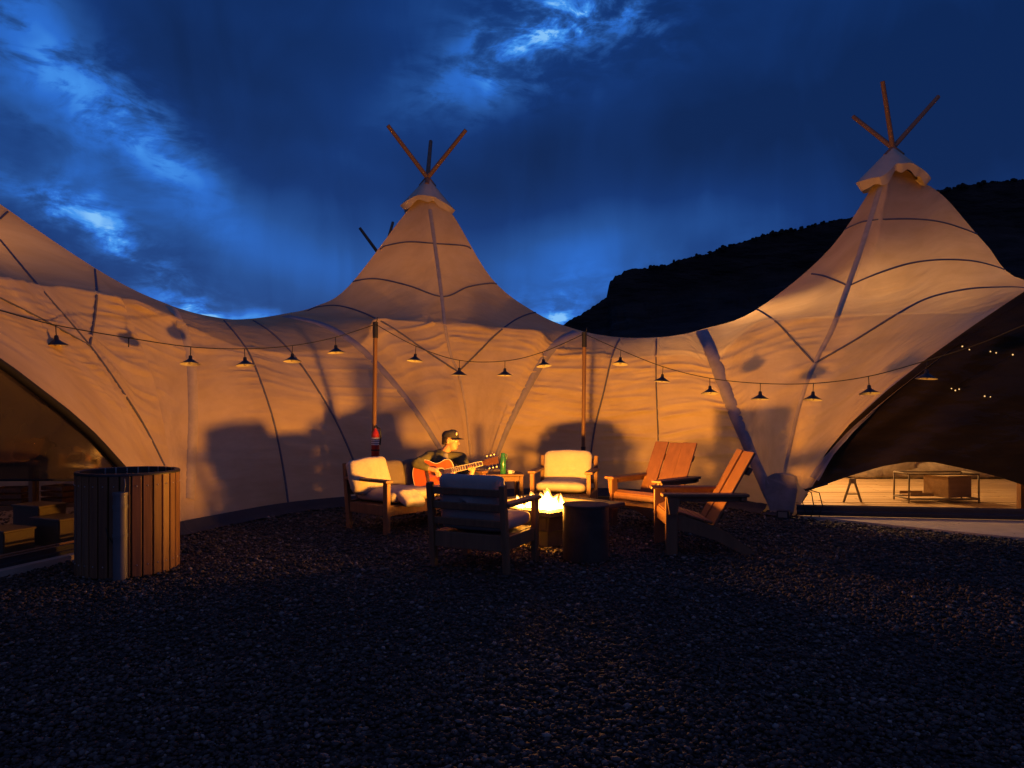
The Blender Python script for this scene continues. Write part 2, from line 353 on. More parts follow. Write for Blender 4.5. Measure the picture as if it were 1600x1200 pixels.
# ------------------------------------------------------------------ ground
def struct(o): o['kind'] = 'structure'; return o
gm = mat('gravel_ground', (.050, .037, .027), .95, .45, 60, .02, 45, coords='Object')
g = MB().add([(-2500, -300, -.012), (2500, -300, -.012), (2500, 4000, -.012), (-2500, 4000, -.012)], [(0, 1, 2, 3)])
struct(g.build('ground', gm))
def gravel():
    ico_v = []; ph = (1+5**.5)/2
    for a, b_ in ((-1, ph), (1, ph), (-1, -ph), (1, -ph)): ico_v.append((a, b_, 0))
    for a, b_ in ((-1, ph), (1, ph), (-1, -ph), (1, -ph)): ico_v.append((0, a, b_))
    for a, b_ in ((ph, -1), (ph, 1), (-ph, -1), (-ph, 1)): ico_v.append((a, 0, b_))
    ico = np.array(ico_v)/np.linalg.norm(ico_v[0])
    F = np.array([(0, 11, 5), (0, 5, 1), (0, 1, 7), (0, 7, 10), (0, 10, 11), (1, 5, 9), (5, 11, 4), (11, 10, 2), (10, 7, 6), (7, 1, 8), (3, 9, 4), (3, 4, 2), (3, 2, 6), (3, 6, 8), (3, 8, 9), (4, 9, 5), (2, 4, 11), (6, 2, 10), (8, 6, 7), (9, 8, 1)])
    P_ = []; S_ = []
    def zone(z0, z1, dens, lo, hi):
        n = int(dens*(z1-z0)*(1.5*z1+2.4))
        z = rng.uniform(z0, z1, n); x = rng.uniform(-1, 1, n)*(.75*z1+1.2)
        k = np.abs(x) < .75*z+1.2
        P_.append(np.stack([x[k], z[k]], 1)); S_.append(rng.uniform(0, 1, k.sum())**2.0*(hi-lo)+lo)
    zone(2.3, 4.2, 3900, .005, .020); zone(4.2, 6.2, 2100, .007, .021); zone(6.2, 9.2, 850, .009, .025); zone(9.2, 11.2, 260, .016, .03)
    xy = np.concatenate(P_); sz = np.concatenate(S_); n = len(xy)
    sc_ = np.stack([sz*rng.uniform(.8, 1.35, n), sz*rng.uniform(.6, 1.0, n), sz*rng.uniform(.4, .75, n)], 1)
    v = ico[None]*(1+rng.uniform(-.24, .24, (n, 12, 1)))*sc_[:, None, :]
    a = rng.uniform(0, 6.283, n); tx = rng.uniform(-.5, .5, n)
    c, s = np.cos(tx)[:, None], np.sin(tx)[:, None]
    y2 = v[..., 1]*c-v[..., 2]*s; z2 = v[..., 1]*s+v[..., 2]*c; v[..., 1] = y2; v[..., 2] = z2
    c, s = np.cos(a)[:, None], np.sin(a)[:, None]
    x2 = v[..., 0]*c-v[..., 1]*s; y2 = v[..., 0]*s+v[..., 1]*c; v[..., 0] = x2; v[..., 1] = y2
    v[..., 0] += xy[:, None, 0]; v[..., 1] += xy[:, None, 1]; v[..., 2] += (rng.uniform(-.012, .010, n)+sz*.25)[:, None]
    v = v.reshape(-1, 3).astype(np.float32)
    f = (F[None]+np.arange(n)[:, None, None]*12).reshape(-1, 3).astype(np.int32)
    me = bpy.data.meshes.new('gravel'); me.vertices.add(len(v)); me.vertices.foreach_set('co', v.ravel())
    me.loops.add(f.size); me.loops.foreach_set('vertex_index', f.ravel())
    me.polygons.add(len(f)); me.polygons.foreach_set('loop_start', np.arange(0, f.size, 3, dtype=np.int32))
    me.update(); me.validate()
    m = bpy.data.materials.new('gravel_stones'); m.use_nodes = True; t = m.node_tree; b = t.nodes['Principled BSDF']; b.inputs['Roughness'].default_value = .75
    ge = N(t, 'ShaderNodeNewGeometry'); rp = N(t, 'ShaderNodeValToRGB'); t.links.new(ge.outputs['Random Per Island'], rp.inputs[0])
    cr_ = rp.color_ramp; cr_.elements[0].color = (.040, .028, .020, 1); cr_.elements[1].color = (.42, .34, .27, 1); cr_.elements[1].position = 1
    for p_, c_ in ((.35, (.075, .053, .037)), (.6, (.105, .074, .052)), (.82, (.13, .097, .072)), (.95, (.21, .165, .13))): cr_.elements.new(p_).color = (*c_, 1)
    tcn = N(t, 'ShaderNodeTexCoord'); n_ = N(t, 'ShaderNodeTexNoise'); n_.inputs['Scale'].default_value = 90; n_.inputs['Detail'].default_value = 3; t.links.new(tcn.outputs['Object'], n_.inputs['Vector'])
    mx = N(t, 'ShaderNodeMix', data_type='RGBA', blend_type='MULTIPLY'); mx.inputs[0].default_value = .5
    n3 = N(t, 'ShaderNodeTexNoise'); n3.inputs['Scale'].default_value = .9; n3.inputs['Detail'].default_value = 4; t.links.new(tcn.outputs['Object'], n3.inputs['Vector'])
    mr = N(t, 'ShaderNodeMapRange'); mr.inputs[1].default_value = .3; mr.inputs[2].default_value = .7; mr.inputs[3].default_value = .55; mr.inputs[4].default_value = 1.15; t.links.new(n3.outputs[0], mr.inputs[0])
    mz = N(t, 'ShaderNodeMix', data_type='RGBA', blend_type='MULTIPLY'); mz.inputs[0].default_value = 1.0; t.links.new(mx.outputs[2], mz.inputs[6]); t.links.new(mr.outputs[0], mz.inputs[7])
    t.links.new(rp.outputs[0], mx.inputs[6]); t.links.new(n_.outputs['Color'], mx.inputs[7]); t.links.new(mz.outputs[2], b.inputs['Base Color'])
    bp = N(t, 'ShaderNodeBump'); bp.inputs['Distance'].default_value = .003; t.links.new(n_.outputs[0], bp.inputs['Height']); t.links.new(bp.outputs[0], b.inputs['Normal'])
    me.materials.append(m)
    o = bpy.data.objects.new('gravel', me); COL.objects.link(o)
    tag(o, 'loose grey crushed gravel covering the yard', 'gravel', kind='stuff')
gravel()

# ------------------------------------------------------------------ mesa behind the tents
def hill():
    Zr = 420.0
    ridge = [(640, 640), (760, 585), (885, 505), (905, 492), (930, 477), (949, 463), (950, 450), (953, 439), (958, 437), (960, 431), (972, 428), (975, 423), (988, 420), (1010, 419), (1045, 414), (1062, 405), (1100, 398), (1125, 388), (1170, 375), (1200, 365), (1250, 358), (1290, 347), (1330, 340), (1370, 328), (1420, 312), (1470, 299), (1500, 291), (1550, 284), (1600, 280), (1750, 268), (2000, 262), (2400, 300)]
    xs = np.linspace(640, 2400, 900); ys = np.interp(xs, [r[0] for r in ridge], [r[1] for r in ridge])
    rows = 46; vs = []; fs = []
    for i, (x, y) in enumerate(zip(xs, ys)):
        y2 = y + mnoise.noise(Vector((x*.05, 1, 0)))*2.5 + mnoise.noise(Vector((x*.21, 4, 0)))*2.0
        top = P(x, y2, Zr)
        for j in range(rows):
            t = j/(rows-1)
            if j == 0: p = Vector((top.x*1.02, Zr+40, top.z-14))
            else:
                t = (j-1)/(rows-2)
                fall = .22*min(1, t/.10)+.78*max(0, (t-.10)/.9)**.85
                zz = top.z*(1-fall); yy = Zr-(3*min(1, t/.1)+170*max(0, (t-.1)/.9))
                xx = top.x*(yy/Zr)**.6
                nn = mnoise.fractal(Vector((xx*.035, yy*.02, zz*.06)), .9, 2.1, 5)
                p = Vector((xx, yy-nn*7*min(1, t*6), zz+nn*3*min(1, t*4)*(1-t)))
            vs.append(p)
    for i in range(len(xs)-1):
        for j in range(rows-1): fs.append((i*rows+j, i*rows+j+1, (i+1)*rows+j+1, (i+1)*rows+j))
    hm = mat('mesa_rock', (.055, .042, .036), .95, .5, .04, 2.5, .12, (1, 1, 3.5), col2=(.014, .013, .011), spec=.1)
    o = MB().add(vs, fs).build('hill', hm, smooth=True); struct(o)
    b = MB()
    for k in range(70):
        x = random.choice([random.uniform(1000, 1340), random.uniform(1440, 1620), random.gauss(1215, 25)])
        y = float(np.interp(x, xs, ys)); c = P(x, y+.6, Zr-2); r = random.uniform(.4, 1.5)**1.5
        for q in range(3):
            b.ball(c+Vector((random.uniform(-1, 1)*r, 0, random.uniform(-.3, .5)*r)), (r*random.uniform(.5, 1), r*.8, r*random.uniform(.4, .8)), 7, 5)
    tag(b.build('ridge_scrub', mat('scrub', (.012, .014, .008), .95, .4, .5)), 'dark scrub bushes along the crest of the mesa', 'scrub', kind='stuff')
hill()

# ------------------------------------------------------------------ tents: one membrane lofted over ridge, eave, wall and foot lines
# right window wall line and left window wall line on the ground
RA, RB = Vector((3.62, 9.64)), Vector((6.50, 9.20))
LA, LB = Vector((-3.85, 8.20)), Vector((-4.40, 6.40))
def on_line(px, A, B):
    k = (px-CX)/FPX; d = B-A; t = (k*A.y-A.x)/(d.x-k*d.y); return t, A+d*t
def onR(px, py, off=0.0):
    t, q = on_line(px, RA, RB); nrm = Vector((-(RB-RA).y, (RB-RA).x)).normalized()
    if nrm.dot(-q) < 0: nrm = -nrm
    return P(px, py, q.y)+Vector((nrm.x, nrm.y, 0))*off
def onL(px, py, off=0.0):
    t, q = on_line(px, LA, LB); nrm = Vector((-(LB-LA).y, (LB-LA).x)).normalized()
    if nrm.dot(Vector((1, 0))) < 0: nrm = -nrm
    return P(px, py, q.y)+Vector((nrm.x, nrm.y, 0))*off
apexL = Vector((-8.6, 10.0, 5.75))
V3 = lambda x, y, z: Vector((x, y, z))
ZB = lambda px, Z: Vector(((px-CX)*Z/FPX, Z, .0))
# name: ridge, eave, mid wall, base, sag
C = [
 ('A0', apexL, V3(-6.3, 3.2, 2.6), V3(-5.75, 2.9, 2.0), V3(-5.45, 3.0, 1.2), 0.2, 1),
 ('A', apexL, V3(-5.9, 4.6, 2.95), V3(-5.35, 4.4, 2.65), V3(-4.98, 4.5, 2.35), 0.2, 1),
 ('B', apexL, P(-150, 428, 6.3), V3(-5.05, 5.6, 2.55), V3(-4.68, 5.5, 2.2), 0.2, 1),
 ('C', P(-160, 175, 10.0), P(-20, 430, 7.0), P(25, 535, 6.9), onL(60, 604), 0.2, 1),
 ('D', P(-120, 215, 10.05), P(65, 446, 8.1), P(175, 600, 8.25), onL(228, 790, .0), 0.2, .8),
 ('D2', P(-60, 275, 10.1), P(110, 450, 8.5), P(203, 600, 8.6), ZB(266, 8.28), 0.18, 1.2),
 ('E', P(147, 418, 10.5), P(190, 465, 9.0), P(243, 605, 8.98), ZB(285, 8.42), 0.06, 1.4),
 ('F', P(265, 477, 10.8), P(292, 510, 9.8), P(306, 640, 9.28), ZB(302, 8.6), -.10, 1.3),
 ('G', P(345, 497, 11.4), P(385, 545, 10.6), P(427, 645, 10.25), ZB(450, 10.1), -.16, 1),
 ('H', P(390, 498, 11.9), P(455, 550, 11.1), P(522, 643, 10.95), ZB(578, 10.95), -.18, .5),
 ('I', P(440, 491, 12.5), P(562, 538, 11.7), P(655, 645, 11.55), ZB(724, 11.7), -.16, .5),
 ('J0', P(492, 479, 13.1), P(585, 500, 11.85), P(672, 635, 11.68), ZB(729, 11.74), 0.08, .6),
 ('J', P(545, 447, 13.6), P(618, 500, 12.1), P(692, 622, 11.85), ZB(733, 11.78), 0.17, .8),
 ('K', P(632, 335, 14.3), P(658, 503, 12.35), P(711, 620, 12.05), ZB(737, 11.8), 0.2, 1),
 ('L', P(669, 297, 14.35), P(694, 507, 12.4), P(721, 620, 12.08), ZB(739, 11.82), 0.2, .8),
 ('M', P(707, 335, 14.3), P(742, 510, 12.35), P(744, 620, 12.05), ZB(742, 11.8), 0.2, 1),
 ('N', P(768, 435, 13.7), P(800, 514, 12.15), P(772, 622, 11.95), ZB(746, 11.8), 0.17, 1.2),
 ('N2', P(838, 489, 13.1), P(842, 519, 12.0), P(790, 632, 11.85), ZB(750, 11.78), 0.08, 1.3),
 ('O', P(905, 516, 12.6), P(868, 545, 12.05), P(806, 648, 11.8), ZB(755, 11.78), -.16, 1.3),
 ('P', P(968, 527, 12.6), P(955, 560, 11.95), P(938, 640, 11.85), ZB(915, 11.95), -.18, 1.4),
 ('Q', P(1027, 527, 12.4), P(1026, 556, 11.7), P(1025, 650, 11.55), ZB(1025, 11.6), -.18, 1.4),
 ('Q2', P(1062, 523, 12.2), P(1072, 555, 11.4), P(1092, 650, 11.0), ZB(1112, 10.95), -.18, 1.1),
 ('R', P(1095, 515, 12.1), P(1118, 560, 11.0), P(1162, 680, 10.3), ZB(1200, 9.98), -.12, .9),
 ('S', P(1180, 485, 12.4), P(1182, 505, 11.0), P(1187, 655, 10.2), ZB(1208, 9.92), 0.08, 1.3),
 ('T', P(1298, 387, 12.7), P(1240, 499, 10.7), P(1212, 650, 10.12), ZB(1215, 9.86), 0.18, 1.1),
 ('U', P(1386, 256, 12.5), P(1303, 496, 10.5), P(1250, 630, 10.05), ZB(1222, 9.8), 0.2, .9),
 ('U2', P(1400, 255, 12.55), P(1345, 493, 10.25), P(1268, 660, 9.85), ZB(1240, 9.72), 0.2, .6),
 ('Va', P(1440, 283, 12.6), P(1390, 491, 10.2), P(1300, 675, 9.75), onR(1264, 768), 0.18, .5),
 ('W', P(1478, 310, 12.6), P(1455, 489, 10.1), P(1380, 608, 9.65), onR(1330, 675), 0.15, .5),
 ('X', P(1540, 381, 12.4), P(1530, 487, 10.0), P(1490, 538, 9.55), onR(1450, 573), 0.1, .4),
 ('Y', P(1602, 438, 12.0), P(1622, 462, 9.75), P(1612, 468, 9.4), onR(1600, 470), .03, .4),
 ('Z', V3(10.4, 12.4, 3.6), V3(7.6, 9.6, 3.25), V3(7.4, 9.25, 3.2), onR(1720, 408), .02, .5),
 ('Z1', V3(12.0, 12.0, 3.5), V3(9.6, 9.2, 3.2), V3(9.5, 8.9, 3.0), V3(9.4, 8.76, 2.8), -.02, .5),
 ('Z2', V3(13.5, 11.0, 3.3), V3(11.5, 8.8, 2.4), V3(11.3, 8.6, 1.6), V3(11.2, 8.48, .5), -.05, .5),
]
IDX = {c[0]: i for i, c in enumerate(C)}
def cr(a, b, c, d, t):
    return .5*((2*b)+(c-a)*t+(2*a-5*b+4*c-d)*t*t+(3*b-a-3*c+d)*t*t*t)
SUB = 12
NW, NR, NB = 130, 44, 12
def column(u):
    i = min(int(u), len(C)-2); t = u-i
    g_ = lambda k, j: C[max(0, min(len(C)-1, j))][k]
    out = []
    for k in (1, 2, 3, 4, 5, 6):
        out.append(cr(g_(k, i-1), g_(k, i), g_(k, i+1), g_(k, i+2), t))
    return out
def profile(u):
    Rg, E, Mi, B, s, wk = column(u); pts = []; wr = []
    if B.z < .02: B = Vector((B.x, B.y, 0))
    for k in range(NW):
        t = k/(NW-1)
        if t < .5: p = cr(B*2-Mi, B, Mi, E, t*2)
        else: p = cr(B, Mi, E, E+(E-Mi)*.9, t*2-1)
        pts.append(p); wr.append(wk*(.15+.85*min(1, max(0, (t-.12)/.35))))
    L_ = (Rg-E).length; Cc = (E+Rg)/2+Vector((0, 0, -s*L_))
    tip = Vector((0, 0, 0))
    for k in range(1, NR):
        t = k/(NR-1); pts.append(E*(1-t)**2+Cc*2*t*(1-t)+Rg*t*t); wr.append(wk*max(.05, .8-t*3.0))
    return pts, wr, Rg
grid = []; wrk = []; backs = []
NU = (len(C)-1)*SUB+1
for q in range(NU):
    pts, wr, Rg = profile(q/SUB); grid.append(pts); wrk.append(wr)
    bk = []
    for k in range(NB):
        p = pts[int(round((len(pts)-1)*(1-k/(NB-1))))]
        bk.append(Vector((2*Rg.x-p.x, 2*Rg.y-p.y, p.z)))
    backs.append(bk)
NV = len(grid[0]); eaveI = NW-1
ulen = [0]
for q in range(1, NU): ulen.append(ulen[-1]+(grid[q][eaveI]-grid[q-1][eaveI]).length)
borders = [IDX[k] for k in ('A0', 'D', 'E', 'F', 'G', 'H', 'I', 'L', 'O', 'P', 'Q', 'R', 'U', 'Z2')]
slopes = [.25, .28, .22, .24, .12, .05, .10, .30, .26, .02, -.16, -.10, -.25]
def wrinkle(q, V, i):
    uu = q/SUB; pi = max(j for j in range(len(borders)-1) if borders[j] <= uu+1e-6)
    dA = ulen[q]-ulen[borders[pi]*SUB]; dB = ulen[borders[pi+1]*SUB]-ulen[q]; d_ = min(dA, dB); side = 1 if dA < dB else -1
    m_ = mnoise.noise(Vector((ulen[q]*.5, V*.6, 11.3)))*1.6+.62; m_ = max(0, min(1, m_))
    m2 = mnoise.noise(Vector((ulen[q]*.8, V*.9, 31.3)))*1.8+.40; m2 = max(0, min(1, m2))
    vv = V+slopes[pi]*dA-.05*dA*dA+.05*mnoise.noise(Vector((ulen[q]*1.3, V*1.5, 3)))
    r1 = 1-abs(mnoise.noise(Vector((ulen[q]*.30+pi*9, vv*5.5, 1.7)))); r2 = 1-abs(mnoise.noise(Vector((ulen[q]*.42+pi*9, (vv-.16*dA*(1 if pi % 2 else -1))*10.5, 8.1))))
    edge = (.22+.78*math.exp(-d_/.50))*(1-math.exp(-(d_/.07)**2))
    return (.030*max(0, r1-.62)**2*6.9*m_+.016*max(0, r2-.62)**2*6.9*m2)*edge
disp = []
for q in range(NU):
    row = []; acc = 0
    for k in range(NV):
        if k: acc += (grid[q][k]-grid[q][k-1]).length
        tu = grid[min(q+1, NU-1)][k]-grid[max(q-1, 0)][k]; tv = grid[q][min(k+1, NV-1)]-grid[q][max(k-1, 0)]; nn = tu.cross(tv)
        if nn.length < 1e-7 or wrk[q][k] < .01: row.append(Vector((0, 0, 0))); continue
        nn.normalize()
        if nn.dot(Vector((-grid[q][k].x*.6, -1, 0))) < 0: nn = -nn
        ev = (grid[min(q+1, NU-1)][eaveI]-grid[max(q-1, 0)][eaveI]).length; loc = min(1.0, tu.length/max(ev, 1e-4))
        row.append(nn*wrinkle(q, acc, k)*wrk[q][k]*2.5*loc**1.3)
    disp.append(row)
for q in range(NU):
    for k in range(1, NV-1): grid[q][k] = grid[q][k]+disp[q][k]
allv = []; allf = []
for q in range(NU): allv += grid[q]
for q in range(NU-1):
    for k in range(NV-1): allf.append((q*NV+k, (q+1)*NV+k, (q+1)*NV+k+1, q*NV+k+1))
BVH = BVHTree.FromPolygons([tuple(v) for v in allv], allf)
CAMV = Vector((0, 0, CAMH))
def hit(px, py):
    d = (P(px, py, 10)-CAMV).normalized(); loc, nrm, i, dist = BVH.ray_cast(CAMV, d)
    if loc is None: return None
    if nrm.dot(d) > 0: nrm = -nrm
    return loc, nrm
def panel(u0, u1, parent, k0=0, k1=None):
    q0, q1 = int(u0*SUB), int(u1*SUB); k1 = NV-1 if k1 is None else k1
    b = MB(); vs = []; uvs = []; ws = []; fs = []; nk = k1-k0+1
    for q in range(q0, q1+1):
        acc = 0
        for k in range(k0, k1+1):
            if k > k0: acc += (grid[q][k]-grid[q][k-1]).length
            vs.append(grid[q][k]); uvs.append((ulen[q]+u0*3.7, acc)); ws.append(.10 if k < eaveI else .32)
    n = q1-q0
    for q in range(n):
        for k in range(nk-1): fs.append((q*nk+k, (q+1)*nk+k, (q+1)*nk+k+1, q*nk+k+1))
    b.add(vs, fs); me = bpy.data.meshes.new('canvas_panel'); me.from_pydata(b.v, [], b.f); me.update()
    me.materials.append(M['canvas']); me.polygons.foreach_set('use_smooth', [True]*len(me.polygons))
    ul = me.uv_layers.new(name='UVMap')
    for l in me.loops: ul.data[l.index].uv = uvs[l.vertex_index]
    at = me.attributes.new('thin', 'FLOAT', 'POINT'); at.data.foreach_set('value', ws)
    o = bpy.data.objects.new('canvas_panel', me); COL.objects.link(o); o.parent = parent; return o
def rear(u0, u1, parent):
    q0, q1 = int(u0*SUB), int(u1*SUB); b = MB(); vs = []; fs = []
    qs = list(range(q0, q1+1, 2)); 
    if qs[-1] != q1: qs.append(q1)
    for q in qs: vs += backs[q]
    for a in range(len(qs)-1):
        for k in range(NB-1): fs.append((a*NB+k, a*NB+k+1, (a+1)*NB+k+1, (a+1)*NB+k))
    return b.add(vs, fs).build('rear_canvas', 'cap', parent, True)
def smooth_px(pts, n=10):
    P2 = [Vector(p) for p in pts]; out = []
    for i in range(len(P2)-1):
        a = P2[max(i-1, 0)]; b = P2[i]; c = P2[i+1]; d = P2[min(i+2, len(P2)-1)]
        for k in range(n): out.append(cr(a, b, c, d, k/n))
    out.append(P2[-1]); return out
def strip(name, px, wid, m, parent, proud=.012, n=16):
    """a tape lying on the canvas along a traced line"""
    pts = [hit(p.x, p.y) for p in smooth_px(px, n)]; pts = [p for p in pts if p]
    if len(pts) < 2: return None
    # drop jumps past a silhouette
    keep = [pts[0]]
    for p in pts[1:]:
        if (p[0]-keep[-1][0]).length < 1.2: keep.append(p)
    pts = keep; k = len(pts); vs = []; fs = []
    nrs = [sum((pts[j][1] for j in range(max(0, i-4), min(k, i+5))), Vector((0, 0, 0))).normalized() for i in range(k)]
    for _ in range(4): pts = [(pts[i][0]*.5+(pts[i-1][0]+pts[i+1][0])*.25 if 0 < i < k-1 else pts[i][0], nrs[i]) for i in range(k)]
    for i in range(k):
        t = (pts[min(i+2, k-1)][0]-pts[max(i-2, 0)][0]).normalized(); nr = pts[i][1]; s_ = t.cross(nr).normalized()
        wd = wid if not isinstance(wid, (tuple, list)) else wid[0]+(wid[1]-wid[0])*i/(k-1)
        p = pts[i][0]
        vs += [p-s_*wd/2-nr*.004, p-s_*wd*.42+nr*proud, p+s_*wd*.42+nr*proud, p+s_*wd/2-nr*.004]
    for i in range(k-1):
        for j in range(3): fs.append((i*4+j, (i+1)*4+j, (i+1)*4+j+1, i*4+j+1))
    return MB().add(vs, fs).build(name, m, parent, True)
def skirt(u0, u1, parent, hgt=.13):
    q0, q1 = int(u0*SUB), int(u1*SUB); vs = []; fs = []; n = 0
    for q in range(q0, q1+1):
        p = grid[q][0]; nx = grid[min(q+1, NU-1)][0]-grid[max(q-1, 0)][0]; nr = Vector((nx.y, -nx.x, 0)).normalized()
        o_ = Vector((nr.x, nr.y, 0)); wv = .012*mnoise.noise(Vector((q*.7, 0, 0)))
        vs += [p+o_*(.15+wv*2)+V3(0, 0, .012), p+o_*(.05+wv)+V3(0, 0, hgt*.5), p+o_*.02+V3(0, 0, hgt+wv), p-o_*.02+V3(0, 0, hgt+.005)]; n += 1
    for i in range(n-1):
        for j in range(3): fs.append((i*4+j, i*4+j+1, (i+1)*4+j+1, (i+1)*4+j))
    return MB().add(vs, fs).build('ground_flap', 'skirt', parent, True)
def cap(apex, hem, parent, seed, fold=.12):
    """canvas hood on the crossing poles; hem = list of (angle deg, radius, drop)"""
    n = 72; vs = []; fs = []; rows = 10
    def hm(a):
        for i in range(len(hem)-1):
            if hem[i][0] <= a <= hem[i+1][0]:
                t = (a-hem[i][0])/(hem[i+1][0]-hem[i][0])
                return [hem[i][k]*(1-t)+hem[i+1][k]*t for k in (1, 2)]
    for i in range(rows+3):
        for j in range(n):
            a = 360*j/n; r_, d_ = hm(a); ar = R(a)
            wv = mnoise.noise(Vector((math.cos(ar)*2.3, math.sin(ar)*2.3, seed)))
            if i <= rows:
                t = i/rows; rr = .05+(r_-.05)*t*(1+.04*wv*t); dd = d_*t+.03*wv*t*t
            elif i == rows+1: rr = r_*.86; dd = d_+fold*(.75+.7*wv)
            else: rr = r_*.66; dd = d_-fold*.1
            vs.append(apex+Vector((rr*math.cos(ar), rr*math.sin(ar), -dd)))
    for i in range(rows+2):
        for j in range(n): fs.append((i*n+j, (i+1)*n+j, (i+1)*n+(j+1) % n, i*n+(j+1) % n))
    o = MB().add(vs, fs).build('canvas_cap', 'cap', parent, True, 28)
    return o
def poles(apex, tips, parent, r=.037, down=.22):
    for tp in tips:
        d = (tp-apex).normalized(); a = apex-d*down
        MB().tube([a, apex, tp, tp+d*.004], [r*1.05, r, r*.85, r*.7], 12).build('tent_pole', 'pole', parent, True, 40)

tl = empty('tipi_tent', 'cream canvas tipi tent with arched screen window behind the wooden tub', 'tent')
ul_ = empty('tent_tunnel', 'cream canvas tunnel wall behind the loveseat, joining two tipi tents', 'tent')
tm = empty('tipi_tent', 'cream canvas tipi tent with three crossed poles behind the guitar player', 'tent')
ur_ = empty('tent_tunnel', 'low cream canvas tunnel wall below the mesa, behind the far armchair and adirondack chairs', 'tent')
tr = empty('tipi_tent', 'cream canvas tipi tent in front of the mesa, with lit window at its foot', 'tent')
U = lambda k: IDX[k]
for a, b in (('A0', 'D'), ('D', 'E'), ('E', 'F')): panel(U(a), U(b), tl)
for a, b in (('F', 'G'), ('G', 'H'), ('H', 'I')): panel(U(a), U(b), ul_)
for a, b in (('I', 'L'), ('L', 'O')): panel(U(a), U(b), tm)
for a, b in (('O', 'P'), ('P', 'Q'), ('Q', 'R')): panel(U(a), U(b), ur_)
for a, b in (('R', 'U'), ('U', 'Z2')): panel(U(a), U(b), tr)
for t_, a, b in ((tl, 'A0', 'F'), (ul_, 'F', 'I'), (tm, 'I', 'O'), (ur_, 'O', 'R'), (tr, 'R', 'Z2')): rear(U(a), U(b), t_)
skirt(U('D2'), U('F'), tl); skirt(U('F'), U('I'), ul_); skirt(U('I'), U('O'), tm, .10); skirt(U('O'), U('R'), ur_); skirt(U('R'), U('U2'), tr, .05)
# seams
sw_ = .028
strip('seam', [(0, 375), (60, 447), (140, 540), (190, 610), (225, 665), (257, 728)], sw_*.7, 'seam', tl)
strip('seam', [(148, 421), (151, 460), (147, 500), (140, 540)], sw_, 'seam', tl)
strip('seam', [(0, 466), (60, 496), (140, 540)], .014, 'seam', tl)
strip('seam', [(12, 331), (4, 338), (-8, 350)], sw_, 'seam', tl)
strip('arch_band', [(268, 481), (284, 508), (298, 560), (302, 640), (300, 710), (297, 780)], (.17, .12), 'rib', tl, .012)
strip('seam', [(350, 501), (374, 530), (395, 565), (425, 650), (442, 730), (451, 793)], sw_, 'seam', ul_)
strip('seam', [(396, 501), (430, 525), (470, 570), (515, 640), (540, 690), (556, 730)], sw_, 'seam', ul_)
strip('arch_band', [(446, 494), (500, 506), (545, 530), (580, 560), (620, 604), (655, 650), (690, 705), (712, 745), (724, 772)], (.16, .05), 'shaded_band', tm, .012)
strip('seam', [(672, 328), (682, 400), (691, 470), (697, 520), (706, 560), (716, 582), (728, 640), (736, 720)], (.075, .03), 'rib', tm)
strip('seam', [(594, 390), (604, 384), (640, 378), (682, 381), (724, 384), (736, 389)], sw_, 'seam', tm)
strip('seam', [(540, 446), (556, 439), (590, 436), (640, 447), (692, 464), (730, 449), (766, 443), (782, 446)], sw_, 'seam', tm)
strip('seam', [(480, 486), (496, 480), (530, 478), (575, 492), (620, 517), (660, 545), (716, 581)], sw_, 'seam', tm)
strip('seam', [(848, 490), (833, 489), (805, 500), (775, 523), (745, 553), (716, 581)], sw_, 'seam', tm)
strip('arch_band', [(900, 519), (872, 536), (850, 562), (825, 605), (800, 655), (785, 690), (768, 735), (757, 770)], (.17, .05), 'shaded_band', tm, .012)
strip('seam', [(968, 530), (957, 555), (944, 610), (930, 665), (922, 720)], sw_, 'seam', ur_)
strip('seam', [(1026, 530), (1025, 580), (1027, 640), (1030, 720), (1030, 770)], sw_*.8, 'seam', ur_)
strip('arch_band', [(1097, 518), (1112, 550), (1135, 612), (1160, 675), (1185, 735), (1208, 785)], (.20, .16), 'shaded_band', tr, .026)
strip('seam', [(1376, 290), (1345, 390), (1322, 455), (1300, 515), (1273, 568), (1250, 630), (1236, 690), (1224, 745)], (.11, .035), 'rib', tr)
strip('seam', [(1174, 482), (1188, 486), (1215, 505), (1240, 532), (1272, 567)], sw_, 'seam', tr)
strip('seam', [(1273, 568), (1330, 535), (1400, 492), (1450, 466), (1510, 452), (1560, 449), (1590, 449), (1612, 452)], sw_, 'seam', tr)
strip('seam', [(1268, 428), (1290, 432), (1326, 447)], sw_, 'seam', tr)
strip('seam', [(1326, 447), (1370, 428), (1420, 412), (1470, 406), (1520, 408), (1560, 418), (1590, 430)], sw_, 'seam', tr)
strip('seam', [(1318, 360), (1334, 352), (1358, 345), (1420, 342), (1470, 347), (1512, 360), (1535, 370)], sw_, 'seam', tr)
# the arch edge above the lit window, and the tent foot pocket
strip('arch_band', [(1575, 478), (1510, 522), (1440, 572), (1380, 621), (1330, 670), (1295, 712), (1272, 748)][::-1], .13, 'shaded_band', tr, .012)
fp = []
for (x, y) in ((1196, 746), (1210, 739), (1226, 738), (1242, 744), (1246, 765), (1240, 800), (1204, 800), (1196, 775)):
    h_ = hit(x, y); fp.append(h_[0] if h_ else P(x, y, 9.8))
MB().prism([p+V3(-.012, -.03, 0) for p in fp], (-.004, -.012, 0)).build('foot_pocket', 'foot', tr)
